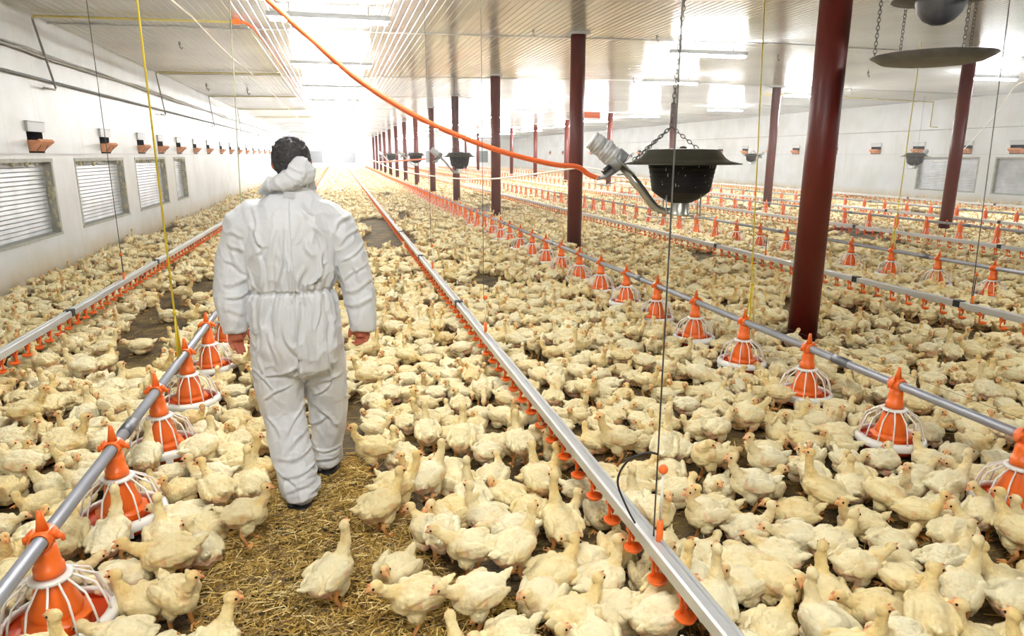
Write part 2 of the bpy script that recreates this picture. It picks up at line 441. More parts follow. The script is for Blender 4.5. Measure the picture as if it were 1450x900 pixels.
def window(idx, X, sgn, y0, y1, z0, z1, slats=True):
    """sgn +1: the room is on the +x side"""
    d = .11 * sgn
    mb = MB()
    def bx(xa, ya, za, xb, yb, zb, m): mb.box((min(xa, xb), ya, za), (max(xa, xb), yb, zb), m)
    t = .06
    bx(X - d, y0, z1 - .05, X + .01 * sgn, y1, z1, M['frame']); bx(X - d, y0, z0, X + .015 * sgn, y1, z0 + .035, M['frame'])
    bx(X - d, y0, z0, X + .004 * sgn, y0 + t, z1, M['frame']); bx(X - d, y1 - t, z0, X + .004 * sgn, y1, z1, M['frame'])
    fr = struct(mb.build('window_%d' % idx))
    fr['label'] = 'grey framed side opening closed with a slatted shutter'
    mb = MB()
    bx(X - d * 1.3, y0 + t, z0 + .03, X - d * 1.1, y1 - t, z1 - .05, M['shutter'])
    nsl = 17; hh = (z1 - z0 - .10) / nsl
    for k in range(nsl):
        za = z0 + .035 + k * hh
        mb.add([(X - d * 1.1, y0 + t, za), (X - d * 1.1, y1 - t, za), (X - d * .94, y1 - t, za + hh * .25), (X - d * .94, y0 + t, za + hh * .25),
                (X - d * 1.0, y1 - t, za + hh * .93), (X - d * 1.0, y0 + t, za + hh * .93), (X - d * 1.1, y1 - t, za + hh), (X - d * 1.1, y0 + t, za + hh)],
               [(0, 1, 2, 3), (3, 2, 4, 5), (5, 4, 6, 7)], M['shutter'], False)
    mb.build('shutter', fr)
    # lumps of old mounting foam along the head and the far jamb
    if sgn > 0:
        mb = MB()
        rr = random.Random(idx)
        for k in range(16):
            yy = rr.uniform(y0 + .1, y1 - .1); s = rr.uniform(.018, .045)
            mb.ell((X - .02, yy, z1 - .045 - rr.uniform(0, .05)), (s * .7, s, s * .9), M['foam'], n=8, m=6)
        for k in range(14):
            zz = rr.uniform(z0 + .1, z1 - .05); s = rr.uniform(.015, .035)
            mb.ell((X - .05 + rr.uniform(-.03, .03), y1 - t - .004, zz), (s, s * .5, s * 1.6), M['foam'], n=8, m=6)
        mb.build('foam_filler', fr)
for i, (a, b, c, d) in enumerate(winL): window(i + 1, XL, 1, a, b, c, d)
for i, (a, b, c, d) in enumerate(winR): window(i + 6, XR, -1, a, b, c, d)

# air inlets: hood, dark throat, orange flap tipped into the room
def make_inlet():
    t = empty('air_inlet_vent')
    mb = MB()
    mb.box((-.20, -VW / 2, VH - .02), (.0, VW / 2, VH + .0), M['black']); mb.box((-.20, -VW / 2, 0), (-.185, VW / 2, VH), M['black'])
    mb.box((-.2, -VW / 2 + .001, 0), (-.0, -VW / 2 + .012, VH), M['black']); mb.box((-.2, VW / 2 - .012, 0), (-.0, VW / 2 - .001, VH), M['black'])
    mb.box((-.2, -VW / 2, 0), (0, VW / 2, .012), M['black'])
    mb.build('throat', t)
    mb = MB(); mb.box((-.01, -VW / 2 - .015, VH - .115), (.035, VW / 2 + .015, VH + .012), M['fixture'])
    mb.box((-.01, -VW / 2 - .02, VH + .012), (.045, VW / 2 + .02, VH + .022), M['frame']); mb.build('hood', t)
    # flap: hinged at the bottom, side cheeks make it a wedge
    mb = MB(); hw = VW / 2 - .03; zt = VH - .245; xo = .15
    a = [(.0, -hw, .03), (.0, hw, .03), (xo, hw, zt), (xo, -hw, zt), (xo - .028, -hw, zt + .035), (xo - .028, hw, zt + .035), (-.03, hw, .055), (-.03, -hw, .055)]
    mb.add(a, [(0, 1, 2, 3), (3, 2, 5, 4), (4, 5, 6, 7), (7, 6, 1, 0), (0, 3, 4, 7), (1, 6, 5, 2)], M['wood'], False)
    for s in (-1, 1):
        y0 = s * hw; y1 = s * (hw - .012)
        v = [(-.03, y0, .055), (xo - .02, y0, zt + .02), (-.03, y0, zt + .02), (-.03, y1, .055), (xo - .02, y1, zt + .02), (-.03, y1, zt + .02)]
        mb.add(v, [(0, 1, 2), (3, 5, 4), (0, 3, 4, 1), (1, 4, 5, 2), (2, 5, 3, 0)], M['wood'], False)
    mb.build('flap', t)
    for s in (-.5, .5): MB().tube([(xo - .02, s * hw, zt), (.03, s * hw * 1.1, .01), (.0, s * hw * 1.1, .01)], .004, M['wire'], 5).build('stay_wire', t)
    return t
inl = make_inlet()
first = True
def fmt_n(i): return ORD[i] if i < len(ORD) else 'far'
for side, ys, X, rz in (('left', ventYL, XL, 0), ('right', ventYR, XR, PI)):
    for i, y in enumerate(ys):
        o = inl if first else copy_tree(inl); first = False
        o.location = (X, y, VZ); o.rotation_euler = (0, 0, rz)
        vis = [yy for yy in ys if 0 < proj((X, yy, 1.85))[0] < 1450 and proj((X, yy, 1.85))[2] > 0]
        k = vis.index(y) if y in vis else -1
        if side == 'left':
            lb = 'grey hooded air inlet with orange flap, %s from the front on the left wall' % (ORD[min(k, 19)] if k >= 0 else 'nearest')
            if k >= 10: lb = 'tiny distant air inlet with orange flap far down the left wall'
        else:
            lb = 'air inlet with orange flap, %s from the right frame edge on the right wall' % (ORD[min(k, 19)] if k >= 0 else 'nearest')
            if k >= 8: lb = 'tiny distant air inlet with orange flap far along the right wall'
        tag(o, lb, 'vent', 'air inlets along the %s wall' % side)

# far end wall: big fans
for i, x in enumerate([-2.4, -.55, 1.3, 5.5, 8.2, 10.9, 14, 17]):
    t = struct(MB().box((x - .72, YF - .03, .75), (x + .72, YF + .0, 2.1), M['mesh_grey']).build('trim_%d' % (20 + i)))
    mb = MB()
    for k in range(9): mb.box((x - .68, YF - .05, .8 + k * .145), (x + .68, YF - .03, .88 + k * .145), M['galv'])
    mb.build('fan_louvre', t)

# ceiling joint strips and suspension wires across the house
for i, y in enumerate([5.4, 11.8, 18.3, 24.7, 31.2, 37.6, 44, 50.5]):
    mb = MB(); pts = [(x, y, ceil_z(x) - .006) for x in (XL, XM, XR)]
    for a, b in zip(pts, pts[1:]):
        mb.add([(a[0], y - .02, a[2]), (b[0], y - .02, b[2]), (b[0], y + .02, b[2]), (a[0], y + .02, a[2]),
                (a[0], y - .02, a[2] - .012), (b[0], y - .02, b[2] - .012), (b[0], y + .02, b[2] - .012), (a[0], y + .02, a[2] - .012)],
               [(0, 1, 2, 3), (4, 7, 6, 5), (0, 4, 5, 1), (3, 2, 6, 7)], M['fixture'], False)
    struct(mb.build('trim_%d' % (i + 1)))
mb = MB(); mb.box((XL, YB, 1.652), (XL + .022, YF, 1.672), M['fixture']); struct(mb.build('trim_11'))
mb = MB(); mb.box((XR - .022, YB, 1.652), (XR, YF, 1.672), M['fixture']); struct(mb.build('trim_12'))

# ================================================================== COLUMNS
colY1 = [5.1 + 6.25 * i for i in range(13)]
colY2 = [12.0 + 6.45 * i for i in range(11)]
base = None
for r_, (X, ys) in enumerate(((3.97, colY1), (12.65, colY2))):
    for i, y in enumerate(ys):
        if base is None:
            base = empty('steel_column')
            mb = MB(); mb.lathe([(.0, 0), (.125, 0), (.125, 3.64), (0, 3.64)], M['column'], 32); sh = mb.build('shaft', base)
            mb = MB(); mb.lathe([(.126, 0), (.17, 0), (.17, .02), (.126, .02)], M['column'], 24); mb.build('base_flange', base)
            mb = MB(); mb.box((-.15, -.15, 3.60), (.15, .15, 3.64), M['fixture']); mb.build('head_plate', base)
            o = base
        else:
            o = copy_tree(base)
        o.location = (X, y, 0)
        o.scale = (1, 1, (ceil_z(X) + .006) / 3.64)
        row = 'near' if r_ == 0 else 'far'
        if i == 0 and r_ == 0: lb = 'large dark red round steel column standing nearest, beside the centre feed pipe'
        elif i == 0: lb = 'dark red steel column below the hanging round dish, front of the far row'
        elif i < (9 if r_ == 0 else 7): lb = 'dark red round steel column, %s from the front in the %s row' % (ORD[i], row)
        else: lb = 'tiny hazy steel column deep down the %s row of columns' % row
        tag(o, lb, 'column', 'red steel columns of the %s row' % row)

# ================================================================== LAMPS
tube_boost = MB().tube([(-.74, 0, -.088), (.74, 0, -.088)], .017, M['tube_boost'], 8).mesh('tube_boost')
tube_far = MB().tube([(-.74, 0, -.088), (.74, 0, -.088)], .022, M['tube_far'], 8).mesh('tube_far')
lamp0 = None
def lamp_proto():
    t = empty('ceiling_lamp')
    MB().box((-.78, -.045, -.065), (.78, .045, 0), M['fixture']).build('housing', t)
    for s in (-1, 1):
        MB().tube([(-.74, 0, -.088), (.74, 0, -.088)], .017, M['tube'], 8).build('tube', t, (0, s * .03, 0))
    for x in (-.5, .5): MB().tube([(x, 0, 0), (x, 0, .12)], .006, M['wire'], 5).build('hanger', t)
    return t
lampsA = [(0.0, y) for y in (-3.2, 0.4, 5.0, 9.8, 14.6, 19.4, 24.2, 29, 34, 40, 46, 52, 58, 64, 70, 76, 80.5)]  # last lamps before the far wall are added to brighten it
lampsB = [(6.8, 3.0), (6.8, 12.1), (8.5, 17.0), (7.2, 24.8), (7.2, 34.0), (7.2, 43), (7.2, 51), (7.2, 59), (7.2, 67), (7.2, 75), (7.2, 80.5)]  # farthest ones added to light the far end and its haze
lampsB += [(8.2, 29.5)]
lampsC = [(14.9, 6.5), (14.9, 13.5), (14.0, 18.9), (15.1, 25.3), (14.0, 30.5), (13.6, 35.5), (14.0, 42), (14, 50), (14, 58), (14, 66), (14, 74), (14, 80.5)]  # end of this row also extended with added lamps for the far wall
for row, L_ in (('left', lampsA), ('middle', lampsB), ('right', lampsC)):
    vis = sorted([p for p in L_ if p[1] > 1 and 0 < proj((p[0], p[1], 3.4))[0] < 1450 and 0 < proj((p[0], p[1], 3.4))[1]], key=lambda p: p[1])
    for p in L_:
        if lamp0 is None: lamp0 = lamp_proto(); o = lamp0
        else: o = copy_tree(lamp0)
        o.location = (p[0], p[1], ceil_z(p[0]) - .12)
        if row == 'right' or p[1] > (30 if row == 'left' else 19):
            for ch in o.children:
                if ch.name.startswith('tube'):
                    ch.data = tube_far if p[1] > 33 else tube_boost
        k = vis.index(p) if p in vis else -1
        if k < 0: lb = 'twin tube ceiling lamp outside the picture in the %s row' % row
        elif k < 8: lb = 'glaring twin tube ceiling lamp, %s from the front in the %s row' % (ORD[k], row)
        else: lb = 'tiny glaring lamp deep in the distance of the %s row' % row
        tag(o, lb, 'ceiling lamp', 'fluorescent lamps in the %s row' % row)

# ================================================================== FEED LINES
def feeder_parts(t):
    # neck clamp over the pipe (pipe centre is local z = .40)
    mb = MB()
    mb.lathe([(.036, .262), (.047, .262), (.047, .298), (.041, .302), (.037, .345), (.034, .372), (.0, .372)], M['orange'], 20)
    mb.lathe([(.028, -.038), (.034, -.038), (.034, .038), (.028, .038)], M['orange'], 16, close=True)   # placeholder ring, turned below
    # turn the last ring around the pipe (pipe runs along local y)
    nv = 4 * 16
    for i in range(len(mb.v) - nv, len(mb.v)):
        x, y, z = mb.v[i]; mb.v[i] = (x, z, y + .40)
    mb.tube([(0, 0, .43), (0, 0, .475), (0, 0, .50)], [.020, .012, .008], M['orange'], 10)
    for s in (-1, 1):
        mb.tube([(s * .022, 0, .424), (s * .040, 0, .412), (s * .046, 0, .395)], [.016, .013, .009], M['orange'], 8)
        mb.tube([(s * .034, 0, .41), (s * .056, 0, .402), (s * .058, 0, .385)], [.012, .010, .006], M['orange'], 8)
    neck = mb.build('neck_clamp', t)
    mb = MB()
    mb.lathe([(.040, .262), (.048, .255), (.064, .185), (.066, .176), (.080, .142), (.082, .122), (.078, .116), (.104, .108), (.106, .102), (.094, .078), (.096, .060), (.07, .045), (.0, .06)], M['orange'], 28,
             jag=lambda a, k: 1 + (.05 * math.cos(8 * a) if k in (7, 8) else 0))
    cone = mb.build('feed_cone', t)
    mb = MB()
    mb.lathe([(.044, .268), (.066, .262), (.070, .252), (.066, .252), (.048, .260)], M['white_plastic'], 28, close=True)
    mb.lathe([(.156, .104), (.172, .100), (.182, .090), (.187, .066), (.180, .060), (.166, .070), (.156, .092)], M['white_plastic'], 36, close=True)
    for k in range(14):
        a = 2 * PI * k / 14; c, s_ = math.cos(a), math.sin(a)
        mb.tube([(c * .066, s_ * .066, .257), (c * .132, s_ * .132, .212), (c * .152, s_ * .152, .160), (c * .168, s_ * .168, .096)], .0040, M['white_plastic'], 6)
    grill = mb.build('grill', t)
    mb = MB()
    mb.lathe([(.0, .022), (.12, .020), (.158, .034), (.179, .064), (.172, .068), (.152, .044), (.118, .033), (.0, .036)], M['redorange'], 32)
    pan = mb.build('pan', t)
    for s in (0, 2.1, 4.2):
        a = s - 1.2
        m2 = MB(); m2.box((.170, -.018, .040), (.186, .018, .070), M['white_plastic'], Matrix.Rotation(a, 3, 'Z')); m2.build('latch', pan)
feedlines = [(-1.03, 'left feed pipe', [2.36 + .75 * i for i in range(-2, 103)]),
             (2.97, 'centre feed pipe', [2.22 + .755 * i for i in range(-2, 103)]),
             (7.15, 'third feed pipe', [5.3 + .75 * i for i in range(-3, 100)]),
             (11.05, 'fourth feed pipe', [7.9 + .75 * i for i in range(0, 95)]),
             (14.2, 'fifth feed pipe', [10.2 + .75 * i for i in range(0, 90)])]
allf = []
for li, (X, nm, ys) in enumerate(feedlines):
    for y in ys:
        if y > YF - 1.5: continue
        px, py, dz = proj((X, y, .25))
        if dz < .6 or px < -160 or px > 1600 or py > 1080: continue
        allf.append((math.hypot(X, y), li, X, y, -30 < px < 1480 and py < 960))
allf.sort()
vis = [f for f in allf if f[4]]
indiv = set(vis[:270])
proto = None; small = None
cnt = {}
feeder_pts = []
far_feed = []
landmarks = []
def far_feeder_mesh():
    mb = MB()
    mb.lathe([(.0, .50), (.02, .44), (.05, .40), (.045, .30), (.052, .262)], M['orange'], 8)
    mb.lathe([(.046, .255), (.06, .165), (.080, .115), (.100, .100), (.090, .050), (0, .05)], M['orange'], 10)
    mb.lathe([(.158, .088), (.184, .062), (.166, .056)], M['white_plastic'], 14, close=True)
    mb.lathe([(.0, .020), (.12, .018), (.176, .056), (.12, .03), (0, .03)], M['redorange'], 12)
    for k in range(10):
        a = 2 * PI * k / 10; c, s_ = math.cos(a), math.sin(a)
        mb.tube([(c * .060, s_ * .060, .261), (c * .135, s_ * .135, .19), (c * .166, s_ * .166, .080)], .0045, M['white_plastic'], 3, caps=False)
    return mb
ffm = far_feeder_mesh(); ffmesh = ffm.mesh('pan_feeder')
for f in allf:
    d, li, X, y, v = f
    nm = feedlines[li][1]
    if f in indiv or (not v and d < 6):
        if d < 14:
            if proto is None:
                proto = empty('pan_feeder'); feeder_parts(proto); o = proto
            else: o = copy_tree(proto)
        else:
            o = obj('pan_feeder', ffmesh)
        o.location = (X, y, 0); o.rotation_euler = (0, 0, 0)
        if v:
            k = cnt.get(li, 0); cnt[li] = k + 1
            if k < 14:
                lb = 'orange pan feeder with white grill, %s from the front on the %s' % (ORD[k], nm)
                landmarks.append((X, y, '%s %s feeder' % (ORD[k], {0: 'left', 1: 'centre', 2: 'third row', 3: 'fourth row', 4: 'fifth row'}[li])))
            else: lb = 'small distant orange pan feeder far down the %s' % nm
        else: lb = 'orange pan feeder with white grill on the %s outside the picture' % nm
        tag(o, lb, 'feeder', 'pan feeders hanging on the %s' % nm)
    else:
        far_feed.append((X, y, 0))
def tile(mbp, pts, name, parent=None, rz=None):
    v0 = np.array(mbp.v); nv = len(v0); out = MB(); out.mats = list(mbp.mats)
    P = np.array(pts)
    V_ = (v0[None] + P[:, None, :]).reshape(-1, 3)
    out.v = [tuple(p) for p in V_]
    for k in range(len(P)):
        o = k * nv
        out.f += [[i + o for i in f] for f in mbp.f]
    out.m = mbp.m * len(P); out.smooth = mbp.smooth * len(P)
    return out.build(name, parent)
if far_feed:
    tag(tile(ffm, far_feed, 'distant_pan_feeders'), 'rows of tiny distant orange feeders down the house', 'feeders', kind='stuff')
for X, nm, ys in feedlines:
    t = empty('feed_pipe', (X, 0, 0))
    y0 = 1.0 if X < 2 else (1.2 if X < 4 else 3.5); y1 = YF - 1
    MB().tube([(0, y0 - 3 if X < 4 else y0, .40), (0, y1, .40)], .024, M['pipe'], 14).build('pipe', t)
    for k in range(26):
        yy = (3.33 if X < 2 else 3.42) + 3.0 * k if X < 4 else 4.0 + 3.0 * k
        if yy > y1: continue
        o = MB().lathe([(.025, -.07), (.030, -.068), (.030, .068), (.025, .07)], M['pipe_joint'], 14).build('coupler', t)
        o.location = (0, yy, .40); o.rotation_euler = (PI / 2, 0, 0)
    # bird deterrent wire above the tube
    if X == 2.97: MB().tube([(0.0, y0, .475), (0, y1, .475)], .0010, M['wire'], 4).build('shock_wire', t)
    tag(t, 'long grey steel tube carrying orange feeders, the %s' % nm.replace('feed pipe', 'one of five') if nm.split()[0] in ('third', 'fourth', 'fifth') else
        ('long grey feed pipe running past the person on the left' if X < 0 else 'long grey feed pipe running beside the nearest red column'), 'feed pipe', 'feed pipes along the house')

# ================================================================== DRINKER LINES
def cup_mb(side):
    mb = MB()
    # saddle, stem, dish and the little peg nipple
    mb.box((-.015, .012, .262), (.015, .040, .300), M['orange'])
    mb.tube([(0, .026, .285), (0, .032, .262), (0, .034, .225), (0, .028, .204)], [.008, .007, .006, .008], M['orange'], 8)
    mb.lathe([(.0, .190), (.018, .191), (.031, .200), (.0365, .212), (.034, .212), (.027, .203), (.015, .197), (0, .197)], M['orange'], 18)
    mb.tube([(0, 0, .286), (0, 0, .252), (0, 0, .236)], [.008, .008, .003], M['redorange'], 6)
    return mb
def cup_far():
    mb = MB()
    mb.box((-.008, .022, .20), (.008, .036, .290), M['orange'])
    mb.lathe([(.0, .192), (.034, .210), (.0, .200)], M['orange'], 7)
    return mb
drinkers = [(-2.32, 'left', 1.0, 3.1, 1), (1.0, 'centre', .9, 1.25, -1), (5.45, 'third', 2.2, 3.0, -1), (9.5, 'fourth', 4.5, 6.0, -1), (12.95, 'fifth', 6, 8.5, -1), (17.4, 'sixth', 8, 12, -1)]
drinker_label = {
    'left': 'aluminium nipple drinker line with orange cups nearest the left wall',
    'centre': 'aluminium drinker line with orange cups crossing the lower middle toward the person\'s right',
    'third': 'aluminium drinker line with orange cups passing just behind the nearest red column',
    'fourth': 'aluminium drinker line with orange cups between the third and fourth feed pipes',
    'fifth': 'thin aluminium drinker line with orange cups between the fourth and fifth feed pipes',
    'sixth': 'thin distant drinker line with orange cups closest to the right wall'}
cupm = {}
cup_f = cup_far()
sightmesh = None
for X, nm, ya, yb, side in drinkers:
    t = empty('drinker_line', (X, 0, 0))
    mb = MB(); y1 = YF - 2
    P = [(-.030, .300), (-.030, .343), (-.022, .349), (-.012, .349), (-.010, .341), (.010, .341), (.012, .349), (.022, .349), (.030, .343), (.030, .300), (.026, .300), (.024, .335), (-.024, .335), (-.026, .300)]
    vs = []
    for yy in (ya - 2.5, y1): vs += [(x, yy, z) for x, z in P]
    n = len(P)
    mb.add(vs, [(i, (i + 1) % n, n + (i + 1) % n, n + i) for i in range(n)] + [tuple(range(n))[::-1], tuple(range(n, 2 * n))], M['alu'], False)
    mb.build('rail', t)
    MB().box((-.013, ya - 2.5, .286), (.013, y1, .314), M['pvc']).build('water_pipe', t)
    if side not in cupm: cupm[side] = cup_mb(side).mesh('cup')
    y = yb + .04 * (nm == 'centre'); n = 0; far = []
    while y < YF - 3:
        px, py, dz = proj((X, y, .2))
        if dz > .3 and -60 < px < 1520 and py < 960:
            if n < 99:
                c = obj('cup', cupm[side], t, (0, y, 0)); n += 1
            else: far.append((0, y, 0))
        y += .205
    if far: tag(tile(cup_f, far, 'distant_cups', t), kind='stuff')
    # sleeves, sight tubes
    sl = {'left': [6.45, 9.4], 'centre': [6.0, 9, 12], 'third': [4.9, 6.2, 9.1], 'fourth': [8.0, 11], 'fifth': [11, 14], 'sixth': [15, 18]}[nm]
    for yy in sl: MB().box((-.034, yy - .035, .296), (.034, yy + .035, .354), M['dark']).build('sleeve', t)
    st = {'left': [8.0], 'centre': [1.93, 4.87, 7.9, 13.5], 'third': [4.78, 7.9], 'fourth': [9.0], 'fifth': [12.5], 'sixth': []}[nm]
    for yy in st:
        s_ = MB(); s_.tube([(.012, yy, .29), (.012, yy, .42)], .0115, M['orange'], 10)
        so = s_.build('standpipe', t)
        MB().tube([(.012, yy, .42), (.012, yy, .60)], .0045, M['dark'] if nm != 'centre' else M['cable_white'], 6).build('sight_tube', so)
        MB().ell((.012, yy, .612), (.017, .017, .017), M['orange'], n=12, m=8).build('cap_ball', so)
    tag(t, drinker_label[nm], 'drinker line', 'nipple drinker lines along the house')

# ================================================================== WALL PIPES AND CABLES
def wavy(a, b, n, amp, seed):
    rr = random.Random(seed); a = Vector(a); b = Vector(b)
    return [a.lerp(b, k / n) + Vector((0, 0, rr.uniform(-amp, amp) * (0 if k in (0, n) else 1))) for k in range(n + 1)]
def thing(mb, name, label, cat, group=None, loc=(0, 0, 0)):
    return tag(mb.build(name, None, loc), label, cat, group)
thing(MB().tube([(XL + .05, 2, 2.66), (XL + .05, 81, 2.66)], .019, M['galv'], 10), 'conduit', 'straight dark grey steel conduit running high along the left wall', 'pipe')
mb = MB()
for s in range(3): mb.tube(wavy((XL + .03 + .012 * s, 2, 3.02 - .022 * s), (XL + .03 + .012 * s, 81, 3.02 - .022 * s), 90, .022, s), .016, M['grey_pipe'], 6)
thing(mb, 'cable_bundle', 'sagging dusty bundle of cables just below the ceiling on the left wall', 'cable')
for i, (ya, x1) in enumerate([(11.1, -1.32), (17.7, -1.2), (24.4, -1.2), (31.0, -1.2), (37.5, -1.2)]):
    mb = MB(); z = 3.50
    mb.tube([(XL + .06, ya, z - .06), (XL + .10, ya, z - .03), (x1, ya, z)], .017, M['yellow_pipe'], 10)
    t = empty('gas_pipe', (0, 0, 0)); mb.build('ceiling_run', t)
    MB().tube([(XL + .06, ya, z - .06), (XL + .07, ya + .45, 2.58), (XL + .07, ya + .40, 2.555), (XL + .07, ya + .02, 2.55)], .015, M['grey_pipe'], 10).build('drop_pipe', t)
    tag(t, ['yellow gas pipe crossing the ceiling at upper left and dropping down the wall', 'gas pipe crossing the ceiling, second from the front, with grey drop on the left wall',
            'thin gas pipe crossing the ceiling, third from the front above the left wall', 'faint distant gas pipe across the ceiling, fourth from the front',
            'faint distant gas pipe across the ceiling, fifth from the front'][i], 'pipe', 'gas pipes across the left ceiling bay')
t = empty('gas_valve', (-1.30, 11.08, 3.50)); MB().box((-.05, -.03, -.035), (.05, .03, .035), M['orange']).build('valve_body', t)
MB().tube([(0, 0, .03), (0, 0, .07), (.05, 0, .075)], .008, M['dark'], 6).build('lever', t)
tag(t, 'small orange gas valve at the end of the yellow ceiling pipe', 'valve')
thing(MB().tube([(-1.27, 11.08, 3.50), (-1.18, 11.1, 3.50), (-1.10, 11.4, 3.48), (-1.07, 12.5, 3.47), (-1.05, 20, 3.46), (-1.05, 40, 3.47), (-1.05, 75, 3.48)], .022, M['hose'], 10),
      'gas_hose', 'orange gas hose running straight along the ceiling above the person', 'hose')
pts = []
for a, b in zip([4, 10, 16, 22, 28, 34, 40], [10, 16, 22, 28, 34, 40, 46]): pts += catenary((-1.70, a, 3.36), (-1.70, b, 3.36), .05, 8)[:-1]
thing(MB().tube(pts, .011, M['cable_white'], 8), 'power_cable', 'white cable strung under the ceiling at upper left toward the distance', 'cable')
# right wall bits
mb = MB(); mb.tube([(13.6, 20.5, ceil_z(13.6) - .03), (17.2, 20.5, ceil_z(17.2) - .03), (XR - .08, 20.5, ceil_z(20.2) - .06), (XR - .07, 20.5, 2.6), (XR - .07, 20.2, 2.58)], .017, M['yellow_pipe'], 8)
thing(mb, 'gas_pipe', 'yellow gas pipe crossing the ceiling on the far right and dropping down the wall', 'pipe')
thing(MB().tube([(XR - .012, 10, 2.5), (XR - .012, 81, 2.5)], .010, M['grey_pipe'], 6), 'conduit', 'thin grey conduit along the right wall', 'pipe')

# ================================================================== CHAINS, HEATERS
def chain(mb, a, b, link=.042, r=.0035, mat='wire'):
    a = Vector(a); b = Vector(b); L_ = (b - a).length; n = max(2, int(L_ / (link * .72)))
    q = (b - a).to_track_quat('Z', 'Y')
    for k in range(n):
        c = a.lerp(b, (k + .5) / n); rot = q.to_matrix() @ Matrix.Rotation(PI / 2 * (k % 2), 3, 'Z')
        pts = []
        for j in range(11):
            t = 2 * PI * j / 10
            pts.append(c + rot @ Vector((.30 * link * math.cos(t), 0, .5 * link * math.sin(t))))
        mb.tube(pts, r, M[mat], 4, caps=False)
def heater_parts(t):
    """gas brooder; local z=0 is the brim, local -x carries the blower"""
    mb = MB()
    mb.lathe([(.0, .115), (.255, .105), (.275, .100), (.325, .040), (.36, .018), (.45, -.002), (.452, -.008), (.35, .006), (.27, .01), (.0, .01)], M['lid'], 40)
    lid = mb.build('canopy', t)
    MB().ell((0, 0, .118), (.03, .03, .012), M['lid'], n=10, m=6).build('cap', lid)
    mb = MB()
    mb.lathe([(.262, .0), (.262, -.01), (.250, -.06), (.228, -.19), (.222, -.215), (.212, -.222), (.16, -.262), (.09, -.300), (0, -.300)], M['hopper'], 40)
    for zz in (-.03, -.065, -.10, -.135, -.17): mb.lathe([(.250 + (zz + .06) * .17, zz), (.256 + (zz + .06) * .17, zz - .004), (.250 + (zz + .06) * .17, zz - .008)], M['hopper'], 40)
    bowl = mb.build('burner_bowl', t)
    mb = MB()
    rr = random.Random(3)
    for k in range(70):
        a = rr.uniform(0, 2 * PI); z = rr.uniform(-.18, -.02); r_ = .2535 + (z + .06) * .17
        h = rr.choice([.004, .004, .012])
        c, s = math.cos(a), math.sin(a); p = Vector((c * r_, s * r_, z)); tx = Vector((-s, c, 0)) * .0022
        mb.add([p - tx - Vector((0, 0, h)), p + tx - Vector((0, 0, h)), p + tx + Vector((0, 0, h)), p - tx + Vector((0, 0, h))], [(0, 1, 2, 3)], M['fixture'], False)
    mb.build('air_holes', bowl)
    mb = MB(); mb.lathe([(.070, -.29), (.072, -.385), (.076, -.39), (.076, -.405), (0, -.405)], M['steel'], 24); mb.build('burner_throat', t)
    mb = MB()
    ring = [(.27 * math.cos(2 * PI * k / 32), .27 * math.sin(2 * PI * k / 32), -.405) for k in range(33)]
    mb.tube(ring, .0045, M['steel'], 6)
    for a in (.5, 2.1, 3.9, 5.4):
        c, s = math.cos(a), math.sin(a)
        mb.tube([(.19 * c, .19 * s, -.235), (.19 * c, .19 * s, -.40), (.27 * c, .27 * s, -.405)], .006, M['steel'], 6)
    mb.build('guard_ring', t)
    # duct arm
    mb = MB()
    mb.tube([(-.05, 0, -.365), (-.13, 0, -.370), (-.19, 0, -.345), (-.235, 0, -.30), (-.34, 0, -.165), (-.475, 0, -.02)], [.036, .037, .038, .038, .038, .038], M['steel'], 4)
    mb.build('duct_arm', t)
    rot = Matrix.Rotation(R(42), 3, 'Y')
    mb = MB(); mb.box((-.10, -.10, -.004), (.11, .10, .004), M['steel'])
    pl = mb.build('mounting_plate', t, (-.470, 0, -.012)); pl.rotation_euler = (0, R(38), 0)
    # blower housing and its wrinkled sleeve
    a = Vector((-.475, 0, .0)); d = Vector((-.80, 0, .60)).normalized()
    mb = MB(); mb.tube([a - d * .01, a, a + d * .075, a + d * .08], [.05, .088, .088, .06], M['galv'], 24); bl = mb.build('blower', t)
    mb = MB(); pts = []; rad = []
    for k in range(29):
        pts.append(a + d * (.07 + .225 * k / 28)); rad.append(.083 - .012 * k / 28 + .004 * math.sin(k * 1.9) + .003 * math.sin(k * .7))
    mb.tube(pts, rad, M['fixture'], 36)
    for i, v in enumerate(mb.v):
        v = Vector(v); ax = a + d * (v - a).dot(d); r_ = v - ax
        n_ = noise.noise(Vector((v.x * 22, v.y * 9, v.z * 22))) + .5 * noise.noise(v * 40)
        mb.v[i] = tuple(v + r_.normalized() * n_ * .012)
    mb.build('sleeve', t)
    mb = MB(); e = a + d * .296; mb.tube([e, e + d * .006], [.073, .072], M['white_plastic'], 28); mb.build('end_cap', t)
    # gas valve cluster, loops of rod
    mb = MB(); mb.tube([(-.50, -.02, -.03), (-.60, -.03, -.10), (-.66, -.03, -.115)], [.024, .022, .012], M['galv'], 10)
    mb.tube([(-.57, -.05, -.02), (-.63, -.05, -.07)], .02, M['dark'], 10); mb.build('gas_valve', t)
    mb = MB()
    mb.tube([(-.17, -.05, -.39), (-.32, -.05, -.24), (-.42, -.05, -.14), (-.50, -.05, -.135), (-.62, -.05, -.17), (-.68, -.05, -.16), (-.69, -.05, -.13), (-.65, -.05, -.10)], .004, M['steel'], 6)
    mb.tube([(-.14, .05, -.38), (-.30, .05, -.21), (-.40, .05, -.08), (-.50, .03, -.09)], .004, M['wire'], 6); mb.build('ignition_rod', t)
    ap = (-.10, 0, .275)
    for q in ((.10, -.05, .11), (-.40, -.10, .015), (-.36, .14, .02)): mb = MB(); chain(mb, ap, q); mb.build('sling_chain', t)
    return ap
ht = empty('gas_heater'); heater_parts(ht)
